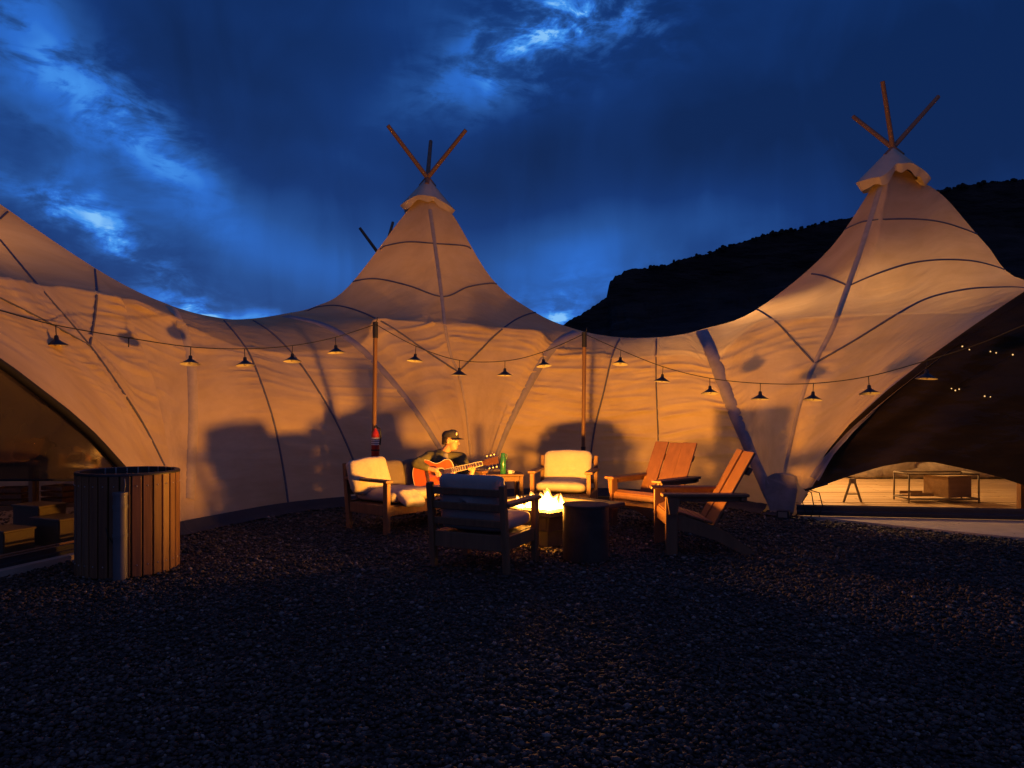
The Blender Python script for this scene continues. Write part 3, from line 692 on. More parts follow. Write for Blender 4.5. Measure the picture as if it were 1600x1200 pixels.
# caps and poles
am = P(668, 281, 14.5)
cap(am, [(0, .50, .60), (50, .52, .66), (90, .42, .58), (130, .52, .66), (180, .46, .54), (196, .55, .56), (232, .42, .44), (268, .40, .40), (306, .42, .47), (344, .58, .64), (360, .50, .60)], tm, 1.3)
poles(P(668, 278, 14.5), [P(606, 196, 14.0), P(673, 221, 15.3), P(728, 203, 14.1)], tm, .045)
ar_ = P(1394, 233, 12.6)
cap(ar_, [(0, .50, .55), (50, .45, .5), (120, .5, .5), (172, .56, .55), (198, .72, .62), (226, .58, .60), (252, .36, .36), (285, .40, .36), (318, .46, .44), (344, .60, .56), (360, .50, .55)], tr, 4.1, .15)
poles(P(1395, 231, 12.6), [P(1333, 182, 13.0), P(1379, 127, 12.3), P(1466, 151, 12.9)], tr, .042)
cap(apexL+V3(0, 0, .3), [(0, .5, .55), (180, .5, .5), (360, .5, .55)], tl, 2.2)
poles(apexL+V3(0, 0, .3), [apexL+V3(-.8, .2, 1.5), apexL+V3(.7, .3, 1.5), apexL+V3(.1, -.7, 1.6)], tl, .04)
# farther tipi whose pole tips show beside the middle tent
tb = empty('tipi_tent', 'farther tipi tent, only its thin dark pole tips showing beside the middle tent', 'tent')
ab = P(598, 405, 20.0)
pr = [(3.6, 0), (3.4, 1.2), (2.7, 2.3), (1.6, 3.4), (.8, 4.4), (.08, ab.z)]
MB().lathe(pr, 40, (ab.x, ab.y, 0)).build('canvas_panel', 'cap', tb, True)
poles(ab, [P(562, 356, 19.6), P(614, 347, 20.2), P(636, 380, 20.8)], tb, .045)

# ------------------------------------------------------------------ windows of the left and right tents
def sheet(name, top, bot, n, m, parent, wav=0.0, rows=8, thick=None):
    vs = []; fs = []
    for i in range(n+1):
        for j in range(rows+1):
            t = j/rows; p = top[i].lerp(bot[i], t)
            p = p+Vector((-.5, -.8, 0))*wav*(mnoise.noise(Vector((p.x*1.1-p.z*1.7, (p.z+p.x*.7)*.5, 5)))+.5*mnoise.noise(Vector((p.x*3.0-p.z*4.4, (p.z+p.x*.7)*.5, 9))))
            vs.append(p)
    for i in range(n):
        for j in range(rows): fs.append((i*(rows+1)+j, i*(rows+1)+j+1, (i+1)*(rows+1)+j+1, (i+1)*(rows+1)+j))
    return MB().add(vs, fs).build(name, m, parent, True)
def archpts_R(n, t0, t1):
    at_, ah_ = [0.0], [0.0]
    for x, y in ((1252, 800), (1264, 768), (1290, 722), (1330, 675), (1390, 621), (1450, 573), (1525, 520), (1600, 470), (1660, 436), (1720, 408)):
        t, q = on_line(x, RA, RB); at_.append(t); ah_.append(P(x, y, q.y).z)
    at_ += [1.6, 2.0, 2.35, 2.63]; ah_ += [3.25, 2.8, 1.9, .5]
    out = []
    for i in range(n+1):
        t = t0+(t1-t0)*i/n; h = float(np.interp(t, at_, ah_)); out.append((t, RA+(RB-RA)*t, h))
    return out
nR = Vector((-(RB-RA).y, (RB-RA).x)).normalized()
if nR.dot(Vector((-1, -1))) < 0: nR = -nR
nR3 = Vector((nR.x, nR.y, 0))
n = 110; ap = archpts_R(n, .02, 2.6)
hemk = [(1.262e3, 769), (1290, 758), (1330, 744), (1380, 729), (1420, 722), (1460, 722), (1520, 735), (1560, 745), (1600, 758), (1680, 790)]
hem_t = []; hem_h = []
for x, y in hemk:
    t, q = on_line(x, RA, RB); hem_t.append(t); hem_h.append(P(x, y, q.y).z)
hem_t += [1.6, 2.0, 2.6]; hem_h += [.20, .18, .18]
SILL = .165
top = []; hem = []; sil = []; gnd = []
for t, q, h in ap:
    hh = float(np.interp(t, hem_t, hem_h)); hh = max(hh, SILL+.01); h = max(h+.10, SILL+.02)
    top.append(V3(q.x, q.y, h)); hem.append(V3(q.x, q.y, min(hh, h-.005))); sil.append(V3(q.x, q.y, SILL)); gnd.append(V3(q.x, q.y, .03))
wR = tr
sheet('curtain', [p-nR3*.05 for p in top], [p-nR3*.04 for p in hem], n, 'curtain', wR, .10, 30)
sheet('window_pane', [p-nR3*.0 for p in top], [p-nR3*.0 for p in sil], n, 'vinyl_r', wR, .02, 14)
vs = []; fs = []
for i in range(n+1):
    q = sil[i]; vs += [q+nR3*.03+V3(0, 0, .01), q+nR3*.06+V3(0, 0, -.008), q+nR3*.05+V3(0, 0, -.055), q+nR3*.08+V3(0, 0, -.075), q+nR3*.07+V3(0, 0, -.122), q+nR3*.04+V3(0, 0, -.13)]
for i in range(n):
    for j in range(5): fs.append((i*6+j, i*6+j+1, (i+1)*6+j+1, (i+1)*6+j))
MB().add(vs, fs).build('sill_flap', 'skirt', wR, True, 40)
fz = empty('glint_beads', 'tiny added warm beads standing in for glints on the vinyl of the dark curtained window', 'lights')  # added glowing beads stand in for reflections on the vinyl
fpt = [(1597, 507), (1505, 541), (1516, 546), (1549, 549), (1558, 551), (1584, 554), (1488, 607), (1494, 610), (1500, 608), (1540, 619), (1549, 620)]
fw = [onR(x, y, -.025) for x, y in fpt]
for k, p in enumerate(fw): MB().ball(p, random.uniform(.004, .0095), 10, 8).build('bulb', 'glint', fz, True)  # bulbs and cord are added, each bulb only imitates a glint
MB().tube(fw, .0025, 5).build('cord', 'cable', fz, True)  # added cord, only joins the glint beads
# concrete edge under the windows
def strip_deck(A, B, n3, t0, t1, wout, hgt, name):
    b = MB(); d = (B-A); p0 = A+d*t0; p1 = A+d*t1; n3 = Vector((n3.x, n3.y, 0))
    pp = [V3(p0.x, p0.y, -.02), V3(p1.x, p1.y, -.02)]
    poly = [pp[0]+n3*wout[0], pp[1]+n3*wout[1], pp[1]-n3*.4, pp[0]-n3*.4]
    b.prism(poly, (0, 0, hgt+.02)); return struct(b.build(name, 'deck'))
struct(MB().prism([(3.72, 9.60, -.02), (5.55, 7.94, -.02), (9.5, 4.6, -.02), (11.5, 8.6, -.02), (6.5, 9.45, -.02), (3.8, 9.9, -.02)], (0, 0, .05)).build('concrete_step', 'deck'))
nL = Vector((-(LB-LA).y, (LB-LA).x)).normalized()
if nL.dot(Vector((1, 0))) < 0: nL = -nL
nL3 = Vector((nL.x, nL.y, 0))
strip_deck(LA, LB, nL3, .05, 3.2, (.12, .22), .06, 'concrete_step')
archL = [(8.2, 0), (8.0, .38), (7.68, .78), (7.3, 1.16), (6.99, 1.41), (6.386, 1.83), (5.5, 2.2), (4.5, 2.35), (3.6, 1.9), (3.0, 1.2)]
n = 40; topL = []; silL = []; hemL = []; d = (LB-LA)
for i in range(n+1):
    z = 8.16+(3.0-8.16)*i/n; t = (z-LA.y)/d.y; q = LA+d*t; h = float(np.interp(-z, [-a[0] for a in archL], [a[1] for a in archL]))
    h = max(h+.05, .13); hm = 1.45+(634-750)*z/FPX
    topL.append(V3(q.x, q.y, h)); silL.append(V3(q.x, q.y, .12)); hemL.append(V3(q.x, q.y, min(max(hm, .13), h-.002)))
sheet('screen_panel', [p-nL3*.03 for p in topL], [p-nL3*.03 for p in hemL], n, 'screen', tl, .02, 14)
sheet('window_pane', topL, silL, n, 'vinyl', tl, .012, 10)
b = MB()
b.tube([p+nL3*.02+V3(0, 0, -.07) for p in topL], .04, 8); b.build('window_hem', 'darkhem', tl, True)
b = MB(); b.tube([p+V3(0, 0, .0) for p in hemL if p.z > .14], .012, 6); b.build('screen_hem', 'darkhem', tl, True)
vs = []; fs = []
for i in range(n+1):
    q = silL[i]; vs += [q-nL3*.01+V3(0, 0, .02), q+nL3*.03+V3(0, 0, .02), q+nL3*.035+V3(0, 0, -.025), q+nL3*.06+V3(0, 0, -.03), q+nL3*.055+V3(0, 0, -.062), q-nL3*.02+V3(0, 0, -.062)]
for i in range(n):
    for j in range(5): fs.append((i*6+j, i*6+j+1, (i+1)*6+j+1, (i+1)*6+j))
MB().add(vs, fs).build('sill_flap', 'skirt', tl, True, 40)
b = MB(); b.tube([q+nL3*.045+V3(0, 0, .045) for q in silL], .012, 6); b.build('sill_batten', 'teak', tl, True)

# ------------------------------------------------------------------ inside the right tent
fl = struct(MB().add([(3.4, 9.95, -.004), (14, 9.3, -.004), (14, 17, -.004), (3.4, 17, -.004)], [(0, 1, 2, 3)]).build('tent_floor', 'darkhem'))
pm = []
for k in range(26):
    y = 10.0+k*.25; x = 3.6+random.uniform(-1.4, 0)
    while x < 12:
        L_ = random.choice([1.8, 2.4, 3.0]); x1 = min(x+L_, 12.2); x0 = x
        # stay inside the window line
        lim = 3.5
        x0 = max(x0, lim)
        if x1-x0 > .2: MB().box(((x0+x1)/2, y, .02+random.uniform(-.003, .003)), (x1-x0-.02, .228, .03)).build('plank', random.choice(['floorw', 'floorw', 'floorw2']), fl)
        x = x1
# things inside
def at(px, py, Z): return P(px, py, Z)
rk = empty('metal_rack', 'low thin metal rack standing inside the lit window', 'rack', at(1462, 787, 11.0)*1)
rk.location.z = .035; wd, dp, ht = 1.02, .42, .42
for sx in (-1, 1):
    for sy in (-1, 1): MB().tube([(sx*wd/2, sy*dp/2, 0), (sx*wd/2*.99, sy*dp/2, ht)], .013, 8).build('leg', 'dim', rk, True)
for z in (.06, ht):
    b = MB()
    for sy in (-1, 1): b.tube([(-wd/2, sy*dp/2, z), (wd/2, sy*dp/2, z)], .013, 8)
    for sx in (-1, 1): b.tube([(sx*wd/2, -dp/2, z), (sx*wd/2, dp/2, z)], .013, 8)
    b.build('rail_frame', 'dim', rk, True)
bx = empty('wooden_box', 'square wooden box on the low metal rack in the lit window', 'box', at(1480, 787, 11.0), R(20)); bx.location.z = .115
MB().box((0, 0, .15), (.46, .42, .30)).build('body', 'plywood', bx); MB().box((0, 0, .308), (.48, .44, .016)).build('lid', 'floorw', bx)
o = empty('flat_tray', 'flat tray lying beside the wooden box on the rack', 'tray', at(1432, 783, 11.0)); o.location.z = .115
MB().box((0, 0, .02), (.34, .3, .012)).build('base', 'plywood', o)
for s in (-1, 1): MB().box((0, s*.15, .035), (.34, .012, .05)).build('side', 'plywood', o)
o = empty('folding_stand', 'small A-shaped folding stand on the lit plank floor', 'stand', at(1332, 790, 10.9)); o.location.z = .035
for s in (-1, 1): MB().beam((s*.13, 0, 0), (s*.02, 0, .33), .028, .028).build('leg', 'dim', o)
MB().box((0, 0, .31), (.09, .05, .07)).build('head', 'dim', o)
MB().beam((-.08, 0, .12), (.08, 0, .12), .02, .02).build('brace', 'dim', o)
# clutter along the far wall
labs = ['pale slumped storage bag by the far inner wall, first from the folding stand', 'tall pale canvas bundle by the far inner wall', 'low slumped bag behind the metal rack', 'long low bundle behind the wooden box', 'lumpy bag at the far end of the lit window', 'rounded sack beside the lumpy bag in the lit window']
for k, (px, wdt, ht_) in enumerate(((1350, .55, .35), (1388, .75, .75), (1440, .9, .35), (1500, .9, .40), (1570, .9, .35), (1610, .7, .4))):
    c = P(px, 740, 14.6); o = cushion(wdt*1.4, .6, ht_, .5, wr=.06, seed=k).build('storage_bag', 'fabricbag', None, True); o.location = (c.x, c.y, ht_/2+.01)
    tag(o, labs[k], 'bag', 'bags stored inside the lit tent')
b = empty('wooden_post', 'upright brown timber post inside the window, at the photo edge', 'post', P(1597, 795, 9.8)); b.location.z = .036
MB().box((0, 0, .9), (.09, .09, 1.8)).build('shaft', 'teak', b); MB().box((0, 0, .02), (.15, .15, .04)).build('base', 'teak', b)
def hanging_lamp(name, label, loc, power, drop, bowl=False, lc=(1, .43, .12)):
    o = empty(name, label, 'lamp', loc)
    MB().tube([(0, 0, .1), (0, 0, drop)], .006, 6).build('cord', 'cable', o)
    if bowl: MB().lathe([(0, -.16), (.12, -.15), (.22, -.10), (.27, -.02), (.262, -.02), (.21, -.09), (.11, -.14), (0, -.15)], 32).build('shade', 'enamelb', o, True)  # bowl added to block the downward light, so the lamp brightens the roof
    else: MB().lathe([(.03, .10), (.05, .09), (.12, .0), (.115, -.002), (.045, .085)], 24).build('shade', 'enamelw', o, True)
    MB().ball((0, 0, .0), .035).build('bulb', emis('warm_bulb', (1, .62, .25), 8), o, True)
    l = bpy.data.lights.new('lamp_light', 'POINT'); l.energy = power; l.color = lc; l.shadow_soft_size = .05
    lo = bpy.data.objects.new('lamp_light', l); COL.objects.link(lo); lo.parent = o; lo.location = (0, 0, .05 if bowl else -.08)
hanging_lamp('hanging_lamp', 'warm lamp hanging inside the tipi tent above the lit window', (5.0, 13.0, 2.4), 480, .8, False, (1, .54, .20))
hanging_lamp('hanging_lamp', 'dim unseen lamp with an added bowl, hanging inside the tipi tent behind the wooden tub', (-7.4, 9.4, 2.5), 110, 1.0, True)
hanging_lamp('hanging_lamp', 'unseen lamp with an added bowl, hanging inside the tipi tent behind the guitar player', (-1.65, 14.6, 3.0), 62, 1.0, True)

# ------------------------------------------------------------------ inside the left tent
fl = struct(MB().add([(-3.95, 8.3, .012), (-5.6, 2.8, .012), (-12, 2.8, .012), (-12, 14, .012), (-3.9, 14, .012)], [(0, 1, 2, 3, 4)]).build('tent_floor', 'dim'))
sh = empty('shelf_unit', 'plank shelf unit seen through the screen window behind the tub', 'shelf', (0, 0, 0))
a0, a1 = P(-60, 722, 8.3), P(158, 720, 8.9)
for z in (.79, .30):
    p, q = Vector((a0.x, a0.y, z)), Vector((a1.x, a1.y, z)); MB().beam(p, q, .42, .045).build('shelf_board', 'plywood', sh)
for t in (.02, .5, .985):
    for s in (-.17, .17):
        p = a0.lerp(a1, t); dd = Vector((a1.y-a0.y, -(a1.x-a0.x), 0)).normalized(); p = Vector((p.x, p.y, 0))+dd*s
        MB().box((p.x, p.y, .39), (.05, .05, .76)).build('leg', 'plywood', sh)
def sh_pt(px, z):
    k = (px-CX)/FPX; dx, dy = a1.x-a0.x, a1.y-a0.y; t = (k*a0.y-a0.x)/(dx-k*dy); return Vector((a0.x+dx*t, a0.y+dy*t, z))
c = sh_pt(52, .813); o = cushion(.34, .3, .26, .6, wr=.04, seed=3).build('plastic_bag', mat('plastic_bag', (.12, .09, .06), .2, .3, 5, .02, 12), None, True); o.location = c+V3(0, 0, .125); tag(o, 'crumpled shiny bag on the upper plank shelf', 'bag')
c = sh_pt(70, .813); o = empty('jug', 'dark jug beside the shiny bag on the upper shelf', 'jug', c); MB().lathe([(0, 0), (.07, 0), (.075, .18), (.04, .24), (.04, .29), (.0, .29)], 20).build('body', 'blackmetal', o, True); MB().tube([(.07, 0, .05), (.13, 0, .08), (.13, 0, .19), (.06, 0, .22)], .012, 8).build('handle', 'blackmetal', o, True)
c = sh_pt(104, .813)
o = empty('plate_stack', 'low stack of pale plates at the end of the upper shelf', 'plates', c)
for k in range(4): MB().lathe([(0, k*.015), (.08, k*.015), (.15, k*.015+.016), (.152, k*.015+.02), (.08, k*.015+.006), (0, k*.015+.006)], 24).build('plate', 'white', o, True)
for k, (px, zz, wdt, lab) in enumerate(((98, .323, .34, 'slatted pale crate on the lower shelf beside the tub'), (20, .323, .3, 'slatted crate on the lower shelf near the photo edge'))):
    o = empty('slatted_crate', lab, 'crate', sh_pt(px, zz), R(-20+k*30), 'crates on the lower shelf')
    for z in (.03, .10, .17):
        for s in (-1, 1): MB().box((0, s*.14, z), (wdt, .012, .05)).build('slat', 'cedar2', o)
        for s in (-1, 1): MB().box((s*(wdt/2), 0, z), (.012, .268, .05)).build('slat', 'cedar2', o)
    MB().box((0, 0, .005), (wdt-.02, .26, .01)).build('base', 'cedar2', o)
for k, (px, Z, wdt, hh, lab) in enumerate(((92, 7.75, .42, .26, 'clear-sided storage bin on the floor nearest the tub, inside the window'), (62, 8.0, .40, .36, 'taller storage bin behind the nearest bin inside the window'), (8, 7.4, .42, .2, 'low storage bin at the photo edge inside the window'))):
    c = P(px, 800, Z); o = empty('storage_bin', lab, 'bin', (c.x, c.y, .014), R(-22), 'bins inside the left window')
    b = MB(); 
    for s in (-1, 1): b.box((s*wdt/2, 0, hh/2), (.012, .30, hh)); b.box((0, s*.15, hh/2), (wdt-.014, .012, hh))
    b.box((0, 0, .008), (wdt-.02, .28, .012)); b.build('body', mat('bin_plastic', (.12, .08, .04), .4, .2, 5), o)
    MB().box((0, 0, hh+.012), (wdt+.03, .33, .022)).build('lid', mat('bin_lid', (.16, .11, .06), .4, .2, 5), o)

# ------------------------------------------------------------------ fire pit, fire
PITC = Vector((.37, 8.15, 0))
pit = empty('fire_pit', 'square dark concrete fire pit in the middle of the seats', 'fire pit', PITC, R(45))
hs = .62
for k in range(4):
    rm = Matrix.Rotation(k*math.pi/2, 3, 'Z'); MB().box(rm @ Vector((0, -(hs-.09), .368)), (2*hs-.0 if k % 2 == 0 else 2*hs-.365, .18, .05), rm, .01).build('rim', 'pit', pit)
    MB().box(rm @ Vector((0, -(hs-.12), .255)), (2*hs-.20 if k % 2 == 0 else 2*hs-.28, .035, .145), rm, .008).build('side_panel', 'pit', pit)
MB().box((0, 0, .09), (.86, .86, .18), None, .01).build('base', 'pit', pit)
MB().box((0, 0, .285), (2*hs-.38, 2*hs-.38, .02), None, .005).build('burner_tray', 'blackmetal', pit)
random.seed(3)
rb = None
for k in range(42):
    x, y = random.uniform(-.40, .40), random.uniform(-.40, .40); r = random.uniform(.03, .055)
    b = MB().ball((0, 0, 0), (r*random.uniform(.9, 1.3), r, r*random.uniform(.6, .9)), 7, 5)
    b.v = [tuple(Vector(v)*(1+.28*mnoise.noise(Vector(v)*40+Vector((k, 0, 0))))) for v in b.v]
    o = b.build('lava_rock', 'rock', pit); o.location = (x, y, .31+random.uniform(0, .02)); o.rotation_euler = (random.random(), random.random(), random.random()*6)
fire = empty('fire', 'bright yellow-white gas flames burning on the fire pit', 'fire', (0, 0, .31))
def flame(c, r, h, lean, seed, m, name='flame', n=20, rows=14):
    vs = []; fs = []
    for i in range(rows+1):
        t = i/rows; pr_ = (1-t**2.6)**.75*(.72+.28*math.sin(math.pi*min(1, t*1.15+.1))) if t < 1 else 0
        for j in range(n):
            a = 2*math.pi*j/n; q = 1+.75*mnoise.noise(Vector((math.cos(a)*1.5, math.sin(a)*1.5, t*2.6+seed)))*(.4+t)
            vs.append((c[0]+r*pr_*q*math.cos(a)+lean[0]*t*t*h+.25*r*math.sin(t*5+seed), c[1]+r*pr_*q*math.sin(a)*.8+lean[1]*t*t*h, c[2]+h*t))
    for i in range(rows):
        for j in range(n): fs.append((i*n+j, i*n+(j+1) % n, (i+1)*n+(j+1) % n, (i+1)*n+j))
    return MB().add(vs, fs).build(name, m, fire, True)
# (px, Z, radius, height) of the main tongues, then a ragged low carpet
random.seed(11)
FL = [(830, 7.75, .055, .16), (838, 7.85, .06, .20), (846, 7.8, .065, .215), (853, 7.9, .065, .225), (860, 7.8, .06, .21), (867, 7.85, .055, .175), (874, 7.75, .05, .15), (880, 7.8, .042, .12),
      (842, 7.65, .05, .13), (856, 7.65, .05, .15), (870, 7.68, .045, .11), (824, 7.8, .052, .12), (816, 7.75, .055, .10), (808, 7.8, .05, .085), (801, 7.82, .042, .065), (812, 7.9, .05, .09), (811, 8.45, .026, .085), (787, 8.3, .02, .07), (850, 8.0, .06, .17), (864, 8.0, .055, .15)]
for k in range(16): FL.append((random.uniform(806, 880), random.uniform(7.6, 8.0), random.uniform(.018, .03), random.uniform(.05, .20 if k % 2 else .10)))
for k, (px, Z, r, h) in enumerate(FL):
    c = P(px, 800, Z); c.z = .005
    ln = (random.uniform(-.35, .35), random.uniform(-.3, .3))
    h *= .9; flame(c, r, h+.03, ln, k*1.37, 'flame')
    flame(c, r*1.16, (h+.03)*1.14, ln, k*1.37+.3, 'flame_outer', 'flame_edge')
for px, Z, hz, pw, rad in ((854, 7.84, .090, .80, .10), (814, 7.80, .07, .20, .04)):
    l = bpy.data.lights.new('flame_light', 'POINT'); l.energy = FIRE_W*pw; l.color = FCOL; l.shadow_soft_size = rad
    c = P(px, 800, Z); lo = bpy.data.objects.new('flame_light', l); COL.objects.link(lo); lo.parent = fire; lo.location = (c.x, c.y, hz)

# ------------------------------------------------------------------ seats
def seat(name, label, cat, wd, loc, f, ncush, seed=0, dp=.80, backm='cushion'):
    o = empty(name, label, cat, loc, facing(*f)); hw = wd/2; hd = dp/2
    for sx in (-1, 1):
        MB().box((sx*(hw-.028), -hd+.04, .29), (.052, .075, .58)).build('leg', 'teak', o)
        MB().beam((sx*(hw-.028), hd-.10, 0), (sx*(hw-.028), hd-.02, .77), .05, .065, (0, 1, 0)).build('leg', 'teak', o)
        MB().box((sx*(hw-.028), -.03, .597), (.105, dp-.04, .032), None, .006).build('armrest', 'teak', o)
        MB().box((sx*(hw-.028), -.015, .265), (.036, dp-.21, .115)).build('side_rail', 'teak', o)
    MB().box((0, -hd+.045, .265), (wd-.114, .036, .12)).build('front_rail', 'teak', o)
    MB().box((0, hd-.075, .265), (wd-.11, .036, .14)).build('back_rail', 'teak', o)
    for z in (.43, .57, .70):
        y = hd-.10+.08*z/.77; MB().box((0, y, z), (wd-.108, .026, .064), Matrix.Rotation(R(-6), 3, 'X')).build('back_slat', 'teak', o)
    MB().box((0, -.03, .315), (wd-.12, dp-.20, .018)).build('seat_deck', 'teak', o)
    cw = (wd-.125)/ncush
    for k in range(ncush):
        x = -(wd-.125)/2+cw*(k+.5)
        c = cushion(cw-.008, dp-.12, .165, .2, seed=seed+k).build('seat_cushion', 'cushion', o, True); c.location = (x, -.06, .405)
        c = cushion(cw-.012, .46, .17, .24, seed=seed+5+k, wr=.016).build('back_cushion', backm, o, True); c.location = (x, hd-.150, .615 if ncush == 1 else .545); c.rotation_euler = (R(80), 0, 0)
    return o
nc_f = (.43, .90)
near = seat('armchair', 'cushioned slat-back wooden armchair seen from behind, in front of the fire', 'armchair', .78, (-.255, 6.78, 0), nc_f, 1, 1, .74)
far = seat('armchair', 'cushioned wooden armchair facing the fire below the second string light post', 'armchair', .79, (.70, 9.82, 0), (-.24, -.97), 1, 11, .76, 'pillow')
lv = Vector((-2.01, 8.8)); dl = Vector((.64, .77)); df = Vector((.77, -.64))
lc = lv+dl*.83+df*.40
sofa = seat('loveseat', 'wooden loveseat with grey cushions on which the guitar player sits', 'sofa', 1.66, (lc.x, lc.y, 0), df, 2, 21, .80, 'darkcush')
def pillow(px, py, Z, wd, ht, rot, lab, m='pillow', seed=0, th=.17):
    o = cushion(wd, ht, th, .42, 32, 14, .022, seed).build('pillow', m, None, True); o.location = P(px, py, Z); o.rotation_euler = rot; return tag(o, lab, 'pillow')
pillow(577, 742, 8.78, .58, .42, (R(74), R(-4), R(52)), 'plump cream pillow leaning in the corner of the loveseat', seed=2)
pillow(641, 778, 8.50, .30, .24, (R(35), R(4), R(50)), 'small fringed cream pillow on the front of the loveseat seat', seed=8, th=.12)

# ------------------------------------------------------------------ adirondack chairs
def adirondack(label, loc, f):
    o = empty('adirondack_chair', label, 'chair', loc, facing(*f)); hw = .33
    for s in (-1, 1):
        MB().box((s*(hw+.012), -.375, .285), (.035, .115, .57), None, .005).build('front_leg', 'brown', o)
        prof = [(-.36, .39), (-.30, .40), (-.12, .335), (.04, .285), (.20, .20), (.47, .0), (.34, .0), (.06, .14), (-.20, .22), (-.36, .25)]
        x0 = s*(hw-.030)
        MB().prism([(x0-.016, y, z) for y, z in prof], (.032, 0, 0)).build('seat_rail', 'brown', o)
        MB().box((s*(hw+.012), -.055, .586), (.135, .83, .03), None, .006).build('armrest', 'brown', o)
        MB().prism([(s*(hw+.05)-.012, y, z) for y, z in ((-.425, .568), (-.30, .568), (-.325, .40), (-.40, .40))], (.024, 0, 0)).build('arm_bracket', 'brown', o)
        MB().box((s*(hw+.012), .02, .545), (.028, .66, .05), None, .004).build('arm_apron', 'brown', o)
    sl = [(-.392, .30, 84), (-.395, .365, 80), (-.352, .415, 22), (-.268, .402, -14), (-.182, .375, -18), (-.096, .348, -18), (-.010, .322, -18)]
    for y, z, a in sl:
        MB().box((0, y, z), (2*hw-.02, .078 if abs(a) < 50 else .060, .022), Matrix.Rotation(R(a), 3, 'X'), .004).build('seat_slat', 'brown', o)
    p0, p1 = Vector((0, .045, .25)), Vector((0, .455, .985))
    for k in (-1, 0, 1):
        dx = k*.205; b = MB()
        up = (p1-p0).normalized(); cur = .014*abs(k)
        b.beam(p0+V3(dx, -cur, 0), p1+V3(dx, -cur, .008*abs(k)), .198, .024, Vector((0, -up.z, up.y)), .005); b.build('back_board', 'brown', o)
    nb = Vector((0, (p1-p0).z, -(p1-p0).y)).normalized()
    for t in (.18, .78):
        p = p0.lerp(p1, t)+nb*.034; MB().box(p, (.56, .04, .075), Matrix.Rotation(R(-29), 3, 'X'), .004).build('back_batten', 'brown', o)
    MB().box((0, .30, .552), (2*hw+.15, .035, .035), None, .004).build('arm_crossbar', 'brown', o)
    return o
adirondack('brown adirondack chair seen in side profile, nearer of the pair', (1.93, 7.53, 0), (-1, .03))
adirondack('brown adirondack chair turned towards the fire, farther of the pair', (1.735, 8.98, 0), (-.72, -.69))

# ------------------------------------------------------------------ drum side table
o = empty('drum_table', 'dark round metal drum side table beside the fire', 'side table', (.695, 7.0, 0))
MB().lathe([(.0, 0.0), (.205, 0), (.215, .012), (.215, .505), (.208, .512)], 48).build('body', 'drum', o, True, 35)
MB().lathe([(.0, .503), (.218, .503), (.222, .508), (.222, .522), (.217, .526), (0, .527)], 48).build('top', 'drum', o, True, 35)

# ------------------------------------------------------------------ small wooden table, bottle, cup
t = empty('side_table', 'small square wooden side table beside the guitar player', 'side table', P(784, 740, 10.2), R(8)); t.location.z = 0
for k in range(4): MB().box((0, -.195+k*.13, .515), (.54, .124, .028), None, .004).build('top_board', 'teak', t)
for sx in (-1, 1):
    for sy in (-1, 1): MB().box((sx*.235, sy*.225, .25), (.05, .05, .50)).build('leg', 'teak', t)
    MB().box((sx*.235, 0, .465), (.03, .398, .065)).build('apron', 'teak', t); MB().box((0, sx*.225, .465), (.418, .03, .065)).build('apron', 'teak', t)
MB().box((0, 0, .16), (.42, .46, .022)).build('shelf', 'teak', t)
TT = .529
bp_ = P(786, 738, 10.05); bt = empty('bottle', 'green metal drinking bottle on the small wooden table', 'bottle', (bp_.x, bp_.y, TT))
MB().lathe([(0, 0), (.036, 0), (.039, .006), (.039, .20), (.034, .225), (.026, .235), (0, .235)], 24).build('body', 'green', bt, True, 40)
MB().lathe([(0, .235), (.029, .235), (.029, .275), (.024, .282), (0, .282)], 20).build('cap', 'green', bt, True, 40)
MB().tube([(.024, 0, .26), (.05, 0, .262), (.052, 0, .20), (.038, 0, .19)], .006, 8).build('handle', 'green', bt, True)
b = P(797, 740, 10.05); o = empty('cup', 'small pale cup beside the green bottle', 'cup', (b.x, b.y, TT))
MB().lathe([(0, 0), (.03, 0), (.036, .05), (.033, .05), (.028, .006), (0, .006)], 20).build('body', 'white', o, True, 40)
MB().tube([(.034, 0, .042), (.056, 0, .036), (.054, 0, .016), (.031, 0, .012)], .005, 6).build('handle', 'white', o, True)

# ------------------------------------------------------------------ string light posts, cables and pendant lamps
def light_post(px, pytop, Z, label, ext):
    p = P(px, pytop, Z); o = empty('light_post', label, 'post', (p.x, p.y, 0)); h = p.z
    MB().tube([(-.03 if px < 700 else -.01, 0, 0), (-.015, 0, ext)], .036, 14).build('sleeve', 'blackmetal', o, True, 40)
    MB().tube([(-.015, 0, ext), (0, 0, h-.22)], .029, 14).build('shaft', 'post', o, True, 40)
    MB().tube([(0, 0, h-.22), (0, 0, h)], .036, 14).build('top_sleeve', 'blackmetal', o, True, 40)
    MB().tube([(0, 0, h-.02), (.03, -.03, h+.02), (.035, -.04, h+.06)], .006, 6).build('hook', 'blackmetal', o, True)
    return p
pA = light_post(586.5, 503, 10.15, 'wooden string light post with the fire extinguisher, behind the loveseat', 1.1)
pB = light_post(913, 519, 10.9, 'wooden string light post behind the far armchair', .85)
def cable(name, pts, label, r=.006):
    c = [P(*p) for p in pts]; out = []
    for i in range(len(c)-1):
        for k in range(8): out.append(cr(c[max(i-1, 0)], c[i], c[i+1], c[min(i+2, len(c)-1)], k/8))
    out.append(c[-1]); return tag(MB().tube(out, r, 6).build(name, 'cable', None, True), label, 'cable')
cL = [(-120, 452, 6.1), (0, 485, 6.85), (87, 508, 7.5), (201, 528, 8.2), (298, 542, 8.75), (382, 545, 9.2), (457, 540, 9.55), (524, 527, 9.85), (586, 507, 10.12)]
cM = [(587, 507, 10.12), (650, 541, 10.25), (718, 563, 10.4), (789, 564, 10.55), (848, 550, 10.7), (912.5, 522, 10.88)]
